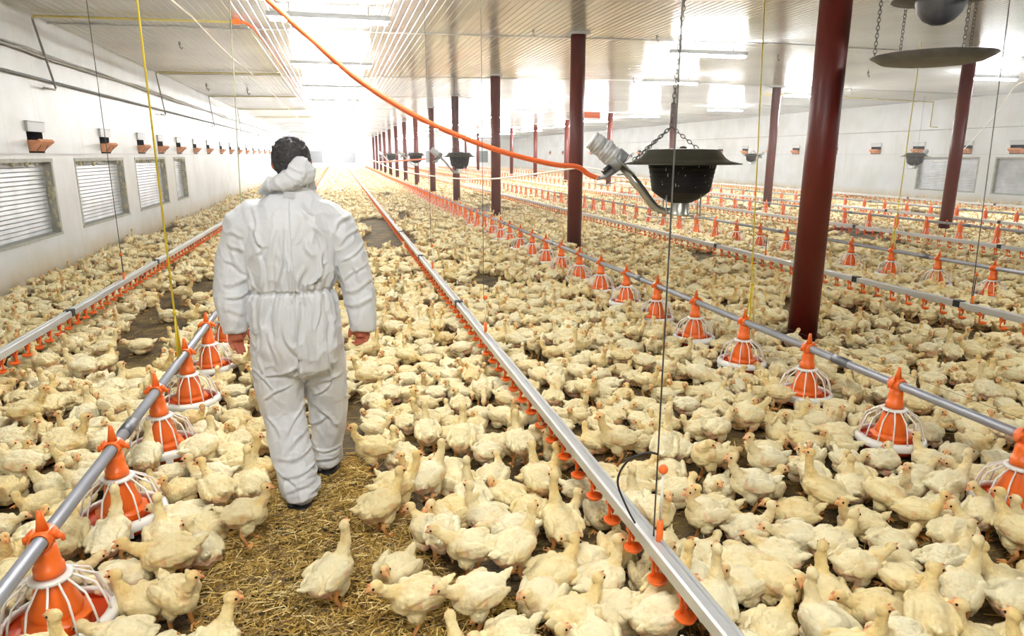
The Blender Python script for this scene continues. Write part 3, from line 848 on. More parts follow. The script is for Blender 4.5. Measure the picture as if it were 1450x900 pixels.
heaters = [(2.61, 4.95, 1.585, -13.5, 'large black gas heater with flared lid hanging nearest, beside the second near column'),
           (3.02, 17.6, 1.60, -13.5, 'grey gas heater with sleeved blower hanging second, in line with the first heater'),
           (3.10, 28.6, 1.62, -13.5, 'small hazy gas heater third in the hanging row beside the near columns'),
           (3.10, 42.0, 1.62, -13.5, 'tiny hazy gas heater fourth in the hanging row beside the near columns'),
           (18.6, 19.2, 1.60, 200, 'small black gas heater against the right wall, just left of the far column'),
           (18.3, 28.2, 1.60, 180, 'tiny black gas heater before the right wall, left of the nearest column'),
           (18.0, 42.0, 1.60, 180, 'tiny black gas heater far off by the right wall')]
for i, (x, y, z, rz, lb) in enumerate(heaters):
    o = ht if i == 0 else copy_tree(ht)
    o.location = (x, y, z); o.rotation_euler = (0, 0, R(rz))
    if i > 4: o.scale = (.9,) * 3
    tag(o, lb, 'heater', 'gas heaters hanging along the house')
    cr, sr = math.cos(R(rz)), math.sin(R(rz))
    ax, ay = x - .10 * cr, y - .10 * sr
    if i < 4 or i == 4:
        mb = MB(); top = (ax + (.22 if i == 0 else 0), ay + (.25 if i == 0 else 0), ceil_z(ax) - .01)
        if i < 2: chain(mb, (ax, ay, z + .275), top, .05, .0035)
        else: mb.tube([(ax, ay, z + .275), top], .004, M['wire'], 5)
        thing(mb, 'hanging_chain', ['long link chain holding the nearest black heater up to the ceiling', 'link chain holding the second heater up to the ceiling', 'wire holding the third heater',
              'wire holding the fourth heater', 'wire holding the heater beside the far column'][i], 'chain')
def atd(x, y, d): return tuple(CAM + d * (FW + (x - 725) / F * RT + (450 - y) / F * UP))
hose = [atd(330, -45, 4.6), atd(380, 0, 4.65), atd(440, 55, 4.7), atd(510, 115, 4.8), atd(600, 170, 4.9), atd(700, 211, 5.0), atd(780, 232, 5.15), (1.80, 5.12, 1.56), (1.90, 5.12, 1.50), (1.975, 5.10, 1.47)]
def smooth_path(P, n=6):
    P = [Vector(p) for p in P]; out = []
    for i in range(len(P) - 1):
        p0 = P[max(i - 1, 0)]; p1 = P[i]; p2 = P[i + 1]; p3 = P[min(i + 2, len(P) - 1)]
        for k in range(n):
            t = k / n
            out.append(.5 * ((2 * p1) + (-p0 + p2) * t + (2 * p0 - 5 * p1 + 4 * p2 - p3) * t * t + (-p0 + 3 * p1 - 3 * p2 + p3) * t ** 3))
    return out + [P[-1]]
thing(MB().tube(smooth_path([(-1.3, 5.1, 3.5)] + hose), .0195, M['hose'], 12), 'gas_hose', 'thick orange hose sagging from the ceiling to the nearest black heater', 'hose')
def atd(x, y, d): return tuple(CAM + d * (FW + (x - 725) / F * RT + (450 - y) / F * UP))
thing(MB().tube(smooth_path([(-.9, 45, 3.35), (-.2, 33, 2.6), atd(500, 211, 22), atd(540, 232, 14), atd(575, 243, 10), atd(640, 252, 8), atd(700, 253, 6.8), atd(780, 243, 5.9), atd(825, 237, 5.4), (1.99, 5.03, 1.53)], 10), .0075, M['cable_white'], 8),
      'power_cable', 'white cable drooping from the distance to the nearest black heater', 'cable')
thing(MB().tube(smooth_path([(-1.05, 60, 3.4), (-.2, 45, 2.7), atd(500, 214, 32), atd(515, 224, 26), atd(533, 229, 22), atd(560, 228, 19), atd(602, 225, 17.4)], 8), .02, M['hose'], 8),
      'gas_hose', 'thin orange hose drooping to the second hanging heater', 'hose')
thing(MB().tube(smooth_path([(17.4, 13.9, 3.42), atd(1443, 118, 18), atd(1415, 155, 19), atd(1385, 190, 20), atd(1350, 223, 20.6), atd(1322, 228, 20.8)], 8), .014, M['cable_white'], 6),
      'power_cable', 'cream cable drooping from the ceiling to the heater by the right wall', 'cable')

# hanging dish and the domed fixture over it
dt = empty('hanging_dish', (4.55, 4.66, 2.335))
mb = MB(); mb.lathe([(.0, .0), (.33, .012), (.36, .018), (.437, .062), (.440, .068), (.433, .068), (.355, .028), (.0, .010)], M['dish'], 40); mb.build('dish', dt)
for a in (2.7, .15, 4.4, 1.4):
    mb = MB(); chain(mb, (.42 * math.cos(a), .42 * math.sin(a), .065), (.41 * math.cos(a), .41 * math.sin(a), 1.25), .04, .0028); mb.build('support_chain', dt)
tag(dt, 'wide shallow grey metal dish hanging on chains at upper right', 'dish')
dt = empty('domed_fixture', (4.60, 4.70, 2.63))
mb = MB(); mb.lathe([(.0, 0), (.05, .004), (.11, .035), (.155, .09), (.175, .16), (.178, .23)], M['dish'], 32); mb.build('dome', dt)
mb = MB(); mb.lathe([(.178, .20), (.34, .185), (.36, .20), (.34, .215), (.178, .24), (.10, .30), (0, .31)], M['dish'], 32); mb.build('rim', dt)
mb = MB(); mb.tube([(0, 0, .3), (0, 0, .98)], .015, M['wire'], 8); mb.build('stem', dt)
tag(dt, 'grey domed fixture with wide rim hanging at the top edge above the shallow dish', 'fixture')
bx = empty('hanging_sign_box', (8.7, 23.4, 3.0))
MB().box((-.35, -.05, -.1), (.35, .05, .12), M['hose']).build('body', bx)
MB().tube([(0, 0, .12), (0, 0, .64)], .01, M['wire'], 5).build('hanger', bx)
tag(bx, 'small orange box hung under the ceiling right of the second near column', 'box')

# ropes
def rope(a, b, mat, r, lb, knot=True, cat='rope'):
    mb = MB(); mb.tube([a, Vector(a).lerp(Vector(b), .5), b], r, M[mat], 6)
    if knot:
        a = Vector(a); k = a + Vector((0, 0, .28))
        mb.tube([a + Vector((-.0, -.05, 0)), k], r * .8, M[mat], 5); mb.tube([a + Vector((0, .06, 0)), k], r * .8, M[mat], 5); mb.ell(k, (r * 2.2,) * 3, M[mat], n=8, m=6)
    return thing(mb, 'suspension_rope' if cat == 'rope' else 'suspension_wire', lb, cat, 'suspension lines of the pipes')
rope((-1.03, 4.45, .425), (-1.03, 4.45, 3.54), 'rope', .0065, 'yellow rope holding up the left feed pipe, left of the person')
rope((2.97, 4.42, .425), tuple(at(1083, 0, 3.4)), 'rope', .006, 'yellow rope holding up the centre feed pipe before the third visible column')
rope((7.15, 7.55, .425), tuple(at(1305, 60, 3.5)), 'rope', .007, 'yellow rope passing the hanging dish down to the third feed pipe')
rope((-1.03, 7.6, .425), tuple(at(325, 0, 3.5)), 'pale_rope', .006, 'pale green rope coming down behind the person\'s left shoulder', False)
rope((-2.32, 8.05, .35), (-2.32, 8.05, 3.53), 'wire', .004, 'thin dark wire holding up the left drinker line', False, 'wire')
rope((1.0, 1.95, .35), (1.0, 1.95, 3.56), 'wire', .0028, 'thin black wire at the lower centre holding the nearest part of the centre drinker line', False, 'wire')
rope((1.0, 4.87, .60), (1.0, 4.87, 3.56), 'wire', .002, 'hair thin wire rising from the second standpipe of the centre drinker line', False, 'wire')
rope((5.45, 4.78, .35), tuple(at(1430, 0, 3.5)), 'wire', .005, 'dark wire at the right edge holding the third drinker line', False, 'wire')
rope((1.0, 7.9, .60), (1.0, 7.9, 3.56), 'wire', .002, 'hair thin wire over the third standpipe of the centre drinker line', False, 'wire')
# black loop lead on the near drinker
thing(MB().tube(smooth_path([(1.0, 1.95, .66), (.96, 1.96, .665), (.91, 2.0, .62), (.90, 2.05, .52), (.935, 2.04, .42), (.965, 2.03, .36)], 6), .004, M['dark'], 6), 'lead_wire', 'curved black lead looping onto the nearest end of the centre drinker line', 'wire')
# hooks under the ceiling
for i, (x, y) in enumerate([(254, 60), (292, 118), (755, 50), (897, 116), (930, 60), (1101, 88), (1229, 107), (1205, 128), (350, 125), (700, 112)]):
    p = at(x, y, 3.50); z = ceil_z(p[0]); s = max(1, p[1] / 10)
    mb = MB(); mb.tube([(0, 0, 0), (0, 0, -.07 * s), (.02 * s, 0, -.10 * s), (.03 * s, 0, -.07 * s)], .006 * s, M['wire'], 5); mb.lathe([(.018 * s, -.012), (.018 * s, .012), (0, .012)], M['galv'], 8, c=(0, 0, -.03 * s))
    thing(mb, 'ceiling_hook', ['small hook on the ceiling between the yellow gas pipe and the white cable', 'small dark hook on the ceiling before the second gas pipe', 'small hook hanging from the ceiling left of the second near column',
          'small hook hanging from the ceiling right of the second near column', 'small hook hanging from the ceiling left of the bright tube lamp', 'small hook hanging left of the big nearest column',
          'small hook hanging below left of the round dish', 'smallest hook hanging right of the big nearest column', 'tiny hook under the ceiling near the orange ceiling hose', 'tiny hook beside the third near column top'][i], 'hook', 'hooks on the ceiling', (p[0], p[1], z))

# ================================================================== PERSON
def tapered(mb, pts, rad, mat, n=20, flat=None):
    """closed tapered limb with rounded ends"""
    mb.tube(pts, rad, mat, n)
    mb.ell(pts[0], (rad[0],) * 3, mat); mb.ell(pts[-1], (rad[-1],) * 3, mat)
def loft(mb, rows, mat, n=28):
    """rows: (cx, cy, z, rx, ry)"""
    vs = []; fs = []
    for (cx, cy, z, rx, ry) in rows:
        for k in range(n):
            a = 2 * PI * k / n; c, s = math.cos(a), math.sin(a)
            p = 2.4
            q = (abs(c) ** p + abs(s) ** p) ** (-1 / p)
            vs.append((cx + rx * c * q, cy + ry * s * q, z))
    K = len(rows)
    for i in range(K - 1):
        for k in range(n): j = (k + 1) % n; fs.append((i * n + k, i * n + j, (i + 1) * n + j, (i + 1) * n + k))
    fs.append(tuple(range(n))[::-1]); fs.append(tuple(range((K - 1) * n, K * n)))
    mb.add(vs, fs, mat)
person = empty('person', (-.24, 3.33, 0))
PO = Vector((-.24, 3.33, 0))
def finger(mb, pts, r0, r1, mat):
    n = len(pts); tapered(mb, pts, [r0 + (r1 - r0) * k / (n - 1) for k in range(n)], mat, 10)
# --- body (head, neck, trunk, arms with hands, legs)
mb = MB(); S = M['skin']
mb.ell((-.205, 3.335, 1.625), (.074, .094, .105), S, n=24, m=16)
mb.ell((-.205, 3.385, 1.585), (.055, .060, .070), S, n=18, m=12)          # jaw
mb.ell((-.205, 3.435, 1.608), (.014, .020, .022), S, n=10, m=8)           # nose
mb.ell((-.205, 3.420, 1.572), (.024, .012, .008), S, n=10, m=8)           # lips
for s in (-1, 1):
    mb.ell((-.205 + s * .078, 3.328, 1.612), (.012, .020, .032), S, Matrix.Rotation(s * .35, 3, 'Z'), n=12, m=10)   # ears
    mb.ell((-.205 + s * .032, 3.418, 1.628), (.013, .010, .009), S, n=10, m=8)
mb.tube([(-.21, 3.31, 1.42), (-.207, 3.32, 1.58)], .055, S, 16)
loft(mb, [(-.235, 3.31, .80, .15, .10), (-.235, 3.31, 1.0, .13, .09), (-.225, 3.30, 1.2, .155, .10), (-.22, 3.30, 1.38, .17, .09), (-.215, 3.31, 1.46, .07, .06)], S)
armL = [(-.395, 3.30, 1.38), (-.490, 3.32, 1.12), (-.512, 3.29, .905)]
armR = [(-.045, 3.30, 1.38), (.038, 3.30, 1.12), (.068, 3.27, .885)]
for A in (armL, armR): tapered(mb, A, [.05, .042, .027], S, 14)
legL = [(-.325, 3.31, .85), (-.325, 3.33, .46), (-.265, 3.16, .10)]
legR = [(-.145, 3.33, .85), (-.130, 3.46, .46), (-.150, 3.50, .10)]
for A in (legL, legR): tapered(mb, A, [.075, .055, .038], S, 14)
tapered(mb, [(-.265, 3.15, .05), (-.275, 3.27, .035)], [.035, .03], S); tapered(mb, [(-.150, 3.49, .05), (-.145, 3.61, .035)], [.035, .03], S)
# left hand: hangs open, back of hand outward, fingers slightly curled down
def hand(mb, wrist, s, curl, yaw):
    W = Vector(wrist); rz = Matrix.Rotation(yaw, 3, 'Z')
    def P(x, y, z): return W + rz @ Vector((x * s, y, z))
    mb.tube([P(0, 0, .03), P(0, 0, -.01), P(0, .005, -.05), P(0, .008, -.085)], [.024, .025, .036, .035], S, 14)
    for k, (dy, L_, r_) in enumerate([(.030, .072, .0086), (.010, .080, .0090), (-.010, .074, .0086), (-.029, .058, .0076)]):
        c = curl[k]
        a = P(.004, dy, -.08); ang = .10 + c * .5; b = a + rz @ Vector((-s * math.sin(ang), 0, -math.cos(ang))) * L_ * .48
        ang += c * .8; d = b + rz @ Vector((-s * math.sin(ang), 0, -math.cos(ang))) * L_ * .30
        ang += c * .6; e = d + rz @ Vector((-s * math.sin(ang), 0, -math.cos(ang))) * L_ * .24
        finger(mb, [a, b, d, e], r_, r_ * .8, S)
    a = P(-.012, .030, -.020); b = P(-.028, .052, -.052); d = P(-.030, .056, -.082); finger(mb, [a, b, d], .012, .0088, S)
hand(mb, (-.512, 3.285, .895), -1, [.25, .35, .45, .55], R(-55))
hand(mb, (.070, 3.262, .880), 1, [1.0, .9, 1.0, 1.1], R(60))
bm_ = mb.mesh('b'); body_me = remeshed(bm_, .0065, 2, .4)
body_me.materials.append(M['skin'])
for p in body_me.polygons: p.use_smooth = True
body_me.transform(Matrix.Translation(-PO)); body = obj('body', body_me, person)

# --- coverall
mb = MB(); K = M['cloth']
loft(mb, [(-.232, 3.300, .60, .06, .05), (-.235, 3.305, .66, .170, .125), (-.238, 3.31, .76, .205, .150), (-.240, 3.31, .88, .207, .158), (-.241, 3.31, .97, .203, .155), (-.241, 3.31, 1.035, .192, .140),
          (-.238, 3.305, 1.10, .200, .152), (-.233, 3.30, 1.22, .206, .158), (-.228, 3.30, 1.33, .200, .145), (-.222, 3.30, 1.39, .182, .125), (-.217, 3.305, 1.44, .145, .105), (-.210, 3.31, 1.485, .100, .085), (-.206, 3.315, 1.53, .078, .078)], K, 40)
mb.tube([(-.36, 3.30, 1.385), (-.425, 3.30, 1.34), (-.480, 3.315, 1.20), (-.502, 3.32, 1.08), (-.513, 3.30, .97), (-.514, 3.29, .90), (-.512, 3.285, .845)], [.078, .092, .082, .080, .076, .062, .048], K, 24)
mb.ell((-.375, 3.30, 1.375), (.085, .09, .075), K)
mb.tube([(-.085, 3.30, 1.385), (-.035, 3.30, 1.33), (.018, 3.305, 1.20), (.048, 3.30, 1.08), (.066, 3.285, .96), (.072, 3.27, .89), (.070, 3.262, .825)], [.078, .092, .084, .082, .080, .068, .055], K, 24)
mb.ell((-.075, 3.30, 1.375), (.085, .09, .075), K)
# legs, baggy, with overboots ending in the foot
mb.tube([(-.335, 3.31, .84), (-.338, 3.315, .70), (-.340, 3.325, .55), (-.330, 3.325, .42), (-.305, 3.27, .28), (-.280, 3.20, .17), (-.268, 3.165, .10), (-.268, 3.16, .055)],
        [.110, .120, .112, .100, .098, .092, .098, .090], K, 28)
mb.ell((-.272, 3.21, .055), (.072, .135, .052), K, Matrix.Rotation(R(6), 3, 'Z')); mb.ell((-.262, 3.125, .085), (.080, .070, .072), K)
mb.tube([(-.145, 3.33, .84), (-.138, 3.36, .70), (-.125, 3.41, .55), (-.118, 3.45, .42), (-.125, 3.475, .28), (-.138, 3.49, .17), (-.145, 3.495, .10), (-.145, 3.50, .06)],
        [.110, .118, .112, .098, .088, .080, .080, .078], K, 28)
mb.ell((-.142, 3.55, .055), (.062, .130, .048), K); mb.ell((-.148, 3.485, .08), (.072, .065, .065), K)
cv = remeshed(mb.mesh('c'), .0062, 6, .5)
cv.materials.append(K)
nv = len(cv.vertices); co = np.empty(nv * 3); cv.vertices.foreach_get('co', co); co = co.reshape(-1, 3)
no = np.array([v.normal[:] for v in cv.vertices])
def fold(p, d, amp, w, seed, warp=.05):
    """sharp creases perpendicular to direction d"""
    p = Vector(p); q = p + Vector((noise.noise(p * 6 + Vector((seed, 0, 0))), noise.noise(p * 6 + Vector((0, seed, 3))), noise.noise(p * 6 + Vector((5, 0, seed))))) * warp
    t = q.dot(Vector(d).normalized()) / w
    r_ = 1 - abs(2 * (t - math.floor(t)) - 1)
    return amp * (r_ ** 2 - .35)
disp = np.zeros(nv)
for i in range(nv):
    p = co[i]; x, y, z = p; a = 0.0
    v = Vector(p)
    big = noise.noise(v * 4.5 + Vector((3, 1, 2)))
    rid = 1 - abs(noise.noise(Vector((x * 9 + z * 4, y * 9, z * 4.5 - x * 5)) + Vector((1, 7, 3)))) * 3.2
    rid2 = 1 - abs(noise.noise(Vector((x * 10 - z * 6, y * 10, z * 6 + x * 8)) + Vector((4, 1, 8)))) * 3.6
    a += .011 * big + .0055 * max(rid, 0) ** 2 + .0050 * max(rid2, 0) ** 2
    in_arm = (x < -.435 or x > -.035) and z > .8
    ang = math.atan2(y - 3.31, x + .24)
    if not in_arm and .66 < z < 1.42:
        dz = z - 1.035
        g = math.exp(-(dz / .060) ** 2)
        pl = abs(math.sin(ang * 15 + 2.4 * noise.noise(Vector((x * 6, y * 6, z * 3)))))
        a += g * (.009 * pl - .007)
        g2 = math.exp(-((dz + .02) / (.19 if dz < 0 else .13)) ** 2)
        pl2 = 1 - abs(math.sin(ang * 7.5 + 2.6 * noise.noise(Vector((x * 4, y * 4, z * 2.2)))))
        a += g2 * .015 * (pl2 ** 1.6 - .3)
        if abs(dz) < .011: a -= .008
    disp[i] = a
def onp(x, y, Y):
    d = FW + (x - 725) / F * RT + (450 - y) / F * UP; q = CAM + d * (Y / d[1]); return q[0], q[2]
CRE = [(363, 332, 375, 349, 3.2), (365, 357, 380, 347, 3.2), (427, 288, 444, 306, 3.2), (433, 338, 441, 362, 3.2), (429, 376, 421, 413, 3.2), (457, 358, 445, 402, 3.2), (405, 355, 414, 413, 3.2), (370, 360, 374, 411, 3.2),
       (350, 385, 366, 413, 3.2), (474, 322, 492, 306, 3.2), (385, 330, 384, 410, 3.2), (395, 400, 402, 330, 3.2), (440, 400, 462, 372, 3.2), (360, 296, 366, 330, 3.2), (448, 320, 462, 350, 3.2),
       (324, 330, 344, 334, 3.2), (321, 344, 345, 358, 3.2), (318, 372, 352, 390, 3.2), (314, 405, 348, 398, 3.2), (320, 424, 354, 417, 3.2), (325, 360, 338, 380, 3.2), (318, 440, 346, 446, 3.2),
       (480, 346, 503, 325, 3.2), (483, 371, 515, 349, 3.2), (487, 398, 522, 371, 3.2), (490, 415, 528, 399, 3.2), (490, 434, 528, 424, 3.2), (500, 380, 512, 400, 3.2),
       (402, 466, 426, 506, 3.2), (426, 504, 412, 530, 3.2), (424, 515, 433, 575, 3.22), (376, 535, 423, 518, 3.2), (354, 524, 384, 549, 3.2), (373, 567, 409, 546, 3.2), (405, 617, 433, 573, 3.2), (398, 645, 430, 614, 3.18),
       (379, 594, 399, 617, 3.2), (395, 652, 441, 640, 3.15), (402, 674, 455, 660, 3.12), (405, 695, 452, 678, 3.1), (410, 708, 455, 698, 3.1), (390, 668, 420, 686, 3.1), (363, 480, 372, 530, 3.2), (384, 470, 392, 515, 3.2),
       (450, 535, 480, 524, 3.35), (445, 556, 470, 536, 3.35), (439, 633, 480, 631, 3.45), (443, 650, 476, 642, 3.45), (455, 575, 478, 600, 3.4), (442, 470, 450, 520, 3.2), (462, 470, 466, 540, 3.25), (440, 600, 462, 588, 3.4),
       (355, 428, 362, 470, 3.2), (372, 424, 370, 462, 3.2), (388, 424, 394, 474, 3.2), (405, 424, 404, 468, 3.2), (421, 424, 418, 480, 3.2), (437, 424, 442, 470, 3.2), (452, 424, 449, 466, 3.2), (467, 424, 472, 478, 3.2)]
rc = random.Random(8)
for (xa, ya, xb, yb, Y) in CRE:
    A = np.array(onp(xa, ya, Y)); B_ = np.array(onp(xb, yb, Y)); dv = B_ - A; L_ = np.linalg.norm(dv); dv = dv / L_; nn = np.array([-dv[1], dv[0]])
    if nn[1] < 0: nn = -nn
    rel = co[:, [0, 2]] - A; t = rel @ dv / L_; u = rel @ nn
    u = u + .006 * np.sin(t * 5 + xa)
    w_ = rc.uniform(.0055, .012); am = rc.uniform(.0085, .0135) * (.6 if (max(xa, xb) < 358 or min(xa, xb) > 476) and ya < 460 else 1)
    win = np.exp(-np.clip(np.abs(t - .5) - .32, 0, 9) ** 2 / .035) * np.clip((Y + .14 - co[:, 1]) / .06, 0, 1)
    disp += am * win * (np.exp(-(u / w_) ** 2) - .85 * np.exp(-((u + 1.9 * w_) / (1.4 * w_)) ** 2))
keep = np.clip((co[:, 2] - .0) / .05, 0, 1)
co2 = co + no * (disp * keep)[:, None]
co2[:, 2] = np.maximum(co2[:, 2], .012)
cv.vertices.foreach_set('co', co2.ravel()); cv.update()
for p in cv.polygons: p.use_smooth = True
cv.transform(Matrix.Translation(-PO)); cover = obj('coverall', cv, person)
# centre back seam
def surf_y(x, z):
    """back surface of the coverall at x, z"""
    m_ = (np.abs(co2[:, 0] - x) < .013) & (np.abs(co2[:, 2] - z) < .013)
    return co2[m_, 1].min() if m_.any() else 3.16
mb = MB(); pts = [(-.222 - .010 * (1.44 - z), surf_y(-.222 - .010 * (1.44 - z), z) - .0005, z) for z in np.linspace(1.45, .72, 40)]
mb.tube([tuple(Vector(p) - PO) for p in pts], .0032, K, 6); mb.build('back_seam', cover)
# hood: crumpled bag of cloth lying on the nape, peak up to the right
mb = MB()
mb.ell((-.205, 3.222, 1.545), (.098, .050, .045), K, Matrix.Rotation(R(-22), 3, 'Y'), n=28, m=18)
mb.ell((-.160, 3.220, 1.578), (.058, .044, .060), K, Matrix.Rotation(R(-20), 3, 'Y'), n=24, m=16)
mb.ell((-.280, 3.262, 1.520), (.055, .055, .030), K, Matrix.Rotation(R(-18), 3, 'Y'), n=22, m=14)
mb.ell((-.315, 3.30, 1.505), (.045, .05, .026), K, Matrix.Rotation(R(-30), 3, 'Y'))
mb.lathe([(.085, -.02), (.098, .0), (.092, .035), (.078, .05), (.070, .03), (.072, -.02)], K, 32, c=(-.207, 3.315, 1.50), close=True)
hd = remeshed(mb.mesh('h'), .005, 4, .5); hd.materials.append(K)
for v in hd.vertices:
    p = v.co; r1 = 1 - abs(noise.noise(Vector((p.x * 16 + p.z * 12, p.y * 10, p.z * 20 - p.x * 13)))) * 2.2
    v.co = p + v.normal * (.010 * max(r1, 0) ** 2 + .010 * noise.noise(p * 11) + .003 * noise.noise(p * 35))
for p in hd.polygons: p.use_smooth = True
hd.transform(Matrix.Translation(-PO)); hood = obj('hood', hd, person)
ty = surf_y(-.218, 1.485)
mb = MB(); mb.box((-.245 + .24, ty - .012 - 3.33, 1.462), (-.195 + .24, ty - .008 - 3.33, 1.492), M['fixture'], Matrix.Rotation(R(5), 3, 'Y'), (.02, 0, 1.47)); mb.build('neck_tag', hood)['label'] = 'small grey woven size tag below the hood'
# hair
mb = MB(); mb.ell((-.206, 3.322, 1.636), (.087, .100, .096), M['hair'], n=32, m=24); mb.ell((-.200, 3.27, 1.60), (.078, .045, .07), M['hair'], n=24, m=16)
for k in range(26):
    a = R(20 + k * 5.6); mb.ell((-.206 + .072 * math.cos(a), 3.32 + .03 * math.sin(k * 2.1), 1.640 + .078 * math.sin(a)), (.017, .02, .014), M['hair'], n=8, m=6)
hr = remeshed(mb.mesh('hr'), .0045, 2, .4); hr.materials.append(M['hair'])
for v in hr.vertices:
    p = v.co; v.co = p + v.normal * (.005 * noise.noise(Vector((p.x * 60, p.y * 30, p.z * 60))) + .004 * noise.noise(Vector((p.x * 140, p.y * 60, p.z * 60))))
bm = bmesh.new(); bm.from_mesh(hr)
bmesh.ops.delete(bm, geom=[v for v in bm.verts if v.co.y > 3.385 and v.co.z < 1.66], context='VERTS'); bm.to_mesh(hr); bm.free()
for p in hr.polygons: p.use_smooth = True
hr.transform(Matrix.Translation(-PO)); obj('hair', hr, person)
for (x, y, a) in ((-.272, 3.20, 6), (-.142, 3.55, 0)):
    mb = MB(); mb.ell((0, 0, .016), (.062, .142, .015), M['shoe'], n=24, m=10); mb.ell((-.045, -.085, .024), (.022, .028, .020), M['shoe'], n=12, m=8)
    s_ = mb.build('shoe', person, (x + .24, y - 3.33, 0), R(a))
tag(person, 'person in baggy white hooded coverall walking away among the chickens', 'person')

# ================================================================== CHICKENS
FM = M['feather']
def chick_mesh(name, sit=False, head=(.045, 0, .085), look=0.0, nod=0.0, step=0.0, lean=0.0, tuck=False, voxel=.0042, fat=1.0, tail=1.0, seed=0, wing_drop=0.0):
    """broiler chick facing +x; head = head centre relative to the neck root; look = head yaw, nod = head pitch (down positive)"""
    mb = MB(); zb = .062 if sit else .136
    ry = Matrix.Rotation(-lean, 3, 'Y')
    def B(x, y, z): return ry @ Vector((x, y, z)) + Vector((0, 0, zb))
    def E_(c, r, rot=None): mb.ell(B(*c), r, FM, (ry @ rot) if rot is not None else ry, n=22, m=14)
    w = (1.14 if sit else 1.02) * fat
    E_((-.010, 0, .006), (.078, .055 * w, .056))
    E_((.038, 0, -.002), (.050, .051 * w, .052))
    E_((-.058, 0, .004), (.046, .044 * w, .044))
    E_((-.045, 0, -.026), (.042, .042 * w, .032))
    # folded wings
    for s in (-1, 1):
        rw = Matrix.Rotation(s * -.12, 3, 'Z') @ Matrix.Rotation(.20 + wing_drop, 3, 'Y') @ Matrix.Rotation(s * .12, 3, 'X')
        E_((-.014, s * .056 * w, .014 - wing_drop * .03), (.062, .0135, .031), rw)
        E_((-.060, s * .047 * w, .004 - wing_drop * .08), (.040, .009, .017), Matrix.Rotation(.30 + wing_drop, 3, 'Y'))
        E_((.030, s * .047 * w, .014), (.024, .019, .028))
    # tail
    rt = Matrix.Rotation(.55, 3, 'Y')
    E_((-.100, 0, .030), (.030 * tail, .019, .014), rt); E_((-.116, .0, .042), (.022 * tail, .010, .008), rt)
    # thighs
    for s in (-1, 1):
        st = s * step
        if sit: E_((-.010, s * .047 * w, -.034), (.044, .024, .026))
        else:
            E_((.002 + st * .3, s * .032, -.046), (.033, .022, .034), Matrix.Rotation(.3 + st * 2, 3, 'Y'))
            E_((-.008 + st * .5, s * .032, -.068), (.017, .013, .022), Matrix.Rotation(.4 + st * 2, 3, 'Y'))
    # neck
    root = B(.056, 0, .022); hc = root + Vector(head)
    mid = root.lerp(hc, .5) + Vector((.020 if not tuck else -.01, 0, -.002))
    path = [root - Vector((.020, 0, .016))]; rad = [.034]
    for k in range(11):
        t = k / 10; p = root * (1 - t) ** 2 + mid * 2 * t * (1 - t) + hc * t ** 2
        path.append(p); rad.append(.0165 + .016 * (1 - t) ** 2.6)
    mb.tube(path, rad, FM, 18)
    hd = Matrix.Rotation(look, 3, 'Z') @ Matrix.Rotation(nod, 3, 'Y')
    mb.ell(hc, (.0245, .0190, .0205), FM, hd, n=20, m=14); mb.ell(hc + hd @ Vector((.011, 0, -.003)), (.016, .0135, .0135), FM, hd, n=14, m=10)
    me = remeshed(mb.mesh('x'), voxel, 2, .5)
    nv = len(me.vertices); co = np.empty(nv * 3); me.vertices.foreach_get('co', co); co = co.reshape(-1, 3)
    neckpts = np.array([tuple(p) for p in path]); hcn = np.array(hc); hdn = np.array(hd)
    ryi = np.array(ry.transposed())
    cols = np.ones((nv, 4)); newco = co.copy()
    wd = .0 + seed * 3.1
    for i, v in enumerate(me.vertices):
        p = Vector(co[i]); nrm = v.normal
        l = Vector(ryi @ (np.array(p) - np.array((0, 0, zb))))
        dn = math.sqrt(((neckpts - co[i]) ** 2).sum(1).min()); dh = (p - hc).length
        cr_ = 1 - abs(noise.noise(p * 34 + Vector((wd, 3, 0)))) * 4
        fluff = .0040 * noise.noise(p * 45 + Vector((wd, 0, 0))) + .0026 * noise.noise(p * 115 + Vector((0, wd, 0))) - .0024 * max(cr_, 0) ** 2
        sc_ = abs(math.sin(l.x * 170 + 40 * abs(l.y) + 3 * noise.noise(p * 30))) * .0010
        onwing = abs(l.y) > .042 * w and -.11 < l.x < .05 and -.03 < l.z < .05
        if onwing: fluff = fluff * .55 + sc_ + .0007 * math.sin(l.z * 300 + l.x * 90)
        if dh < .028: fluff *= .25
        newco[i] = np.array(p + nrm * fluff)
        # plumage colouring
        c = np.array([.78, .70, .445])
        y_ = noise.noise(p * 24 + Vector((wd, 2, 5)))
        if y_ > .05: c = c * (1 - .8 * (y_ - .05)) + np.array([.76, .56, .20]) * .8 * (y_ - .05)
        if l.z > .02 and dn > .03: c = c * .6 + np.array([.87, .825, .62]) * .4  # upper body paler than the rest
        # neck and head more yellow, face flushed
        tN = max(0, 1 - dn / .05) * (1 if (p - Vector(root)).dot(hc - Vector(root)) > -.0005 else .4)
        c = c * (1 - .45 * tN) + np.array([.80, .60, .25]) * .45 * tN
        if dh < .045:
            hl = Vector(hdn.T @ (np.array(p) - hcn))
            f = max(0, min(1, (hl.x + .004) / .022)) * max(0, 1 - dh / .045) * 1.3
            f = min(f, .6); c = c * (1 - f) + np.array([.78, .40, .17]) * f
        # bare pink skin at flank, vent and shoulder
        pk = 0
        if l.z < .0 and abs(l.y) > .022 and -.10 < l.x < -.02: pk = max(pk, .95 * max(0, noise.noise(p * 26 + Vector((wd, wd, 1))) + .42))
        if l.x < -.075 and l.z < .012: pk = max(pk, .45 + .4 * noise.noise(p * 40))
        if .0 < l.x < .055 and abs(l.y) > .035 and abs(l.z - .005) < .022: pk = max(pk, .6 * max(0, noise.noise(p * 34 + Vector((wd, 7, 1))) + .12))
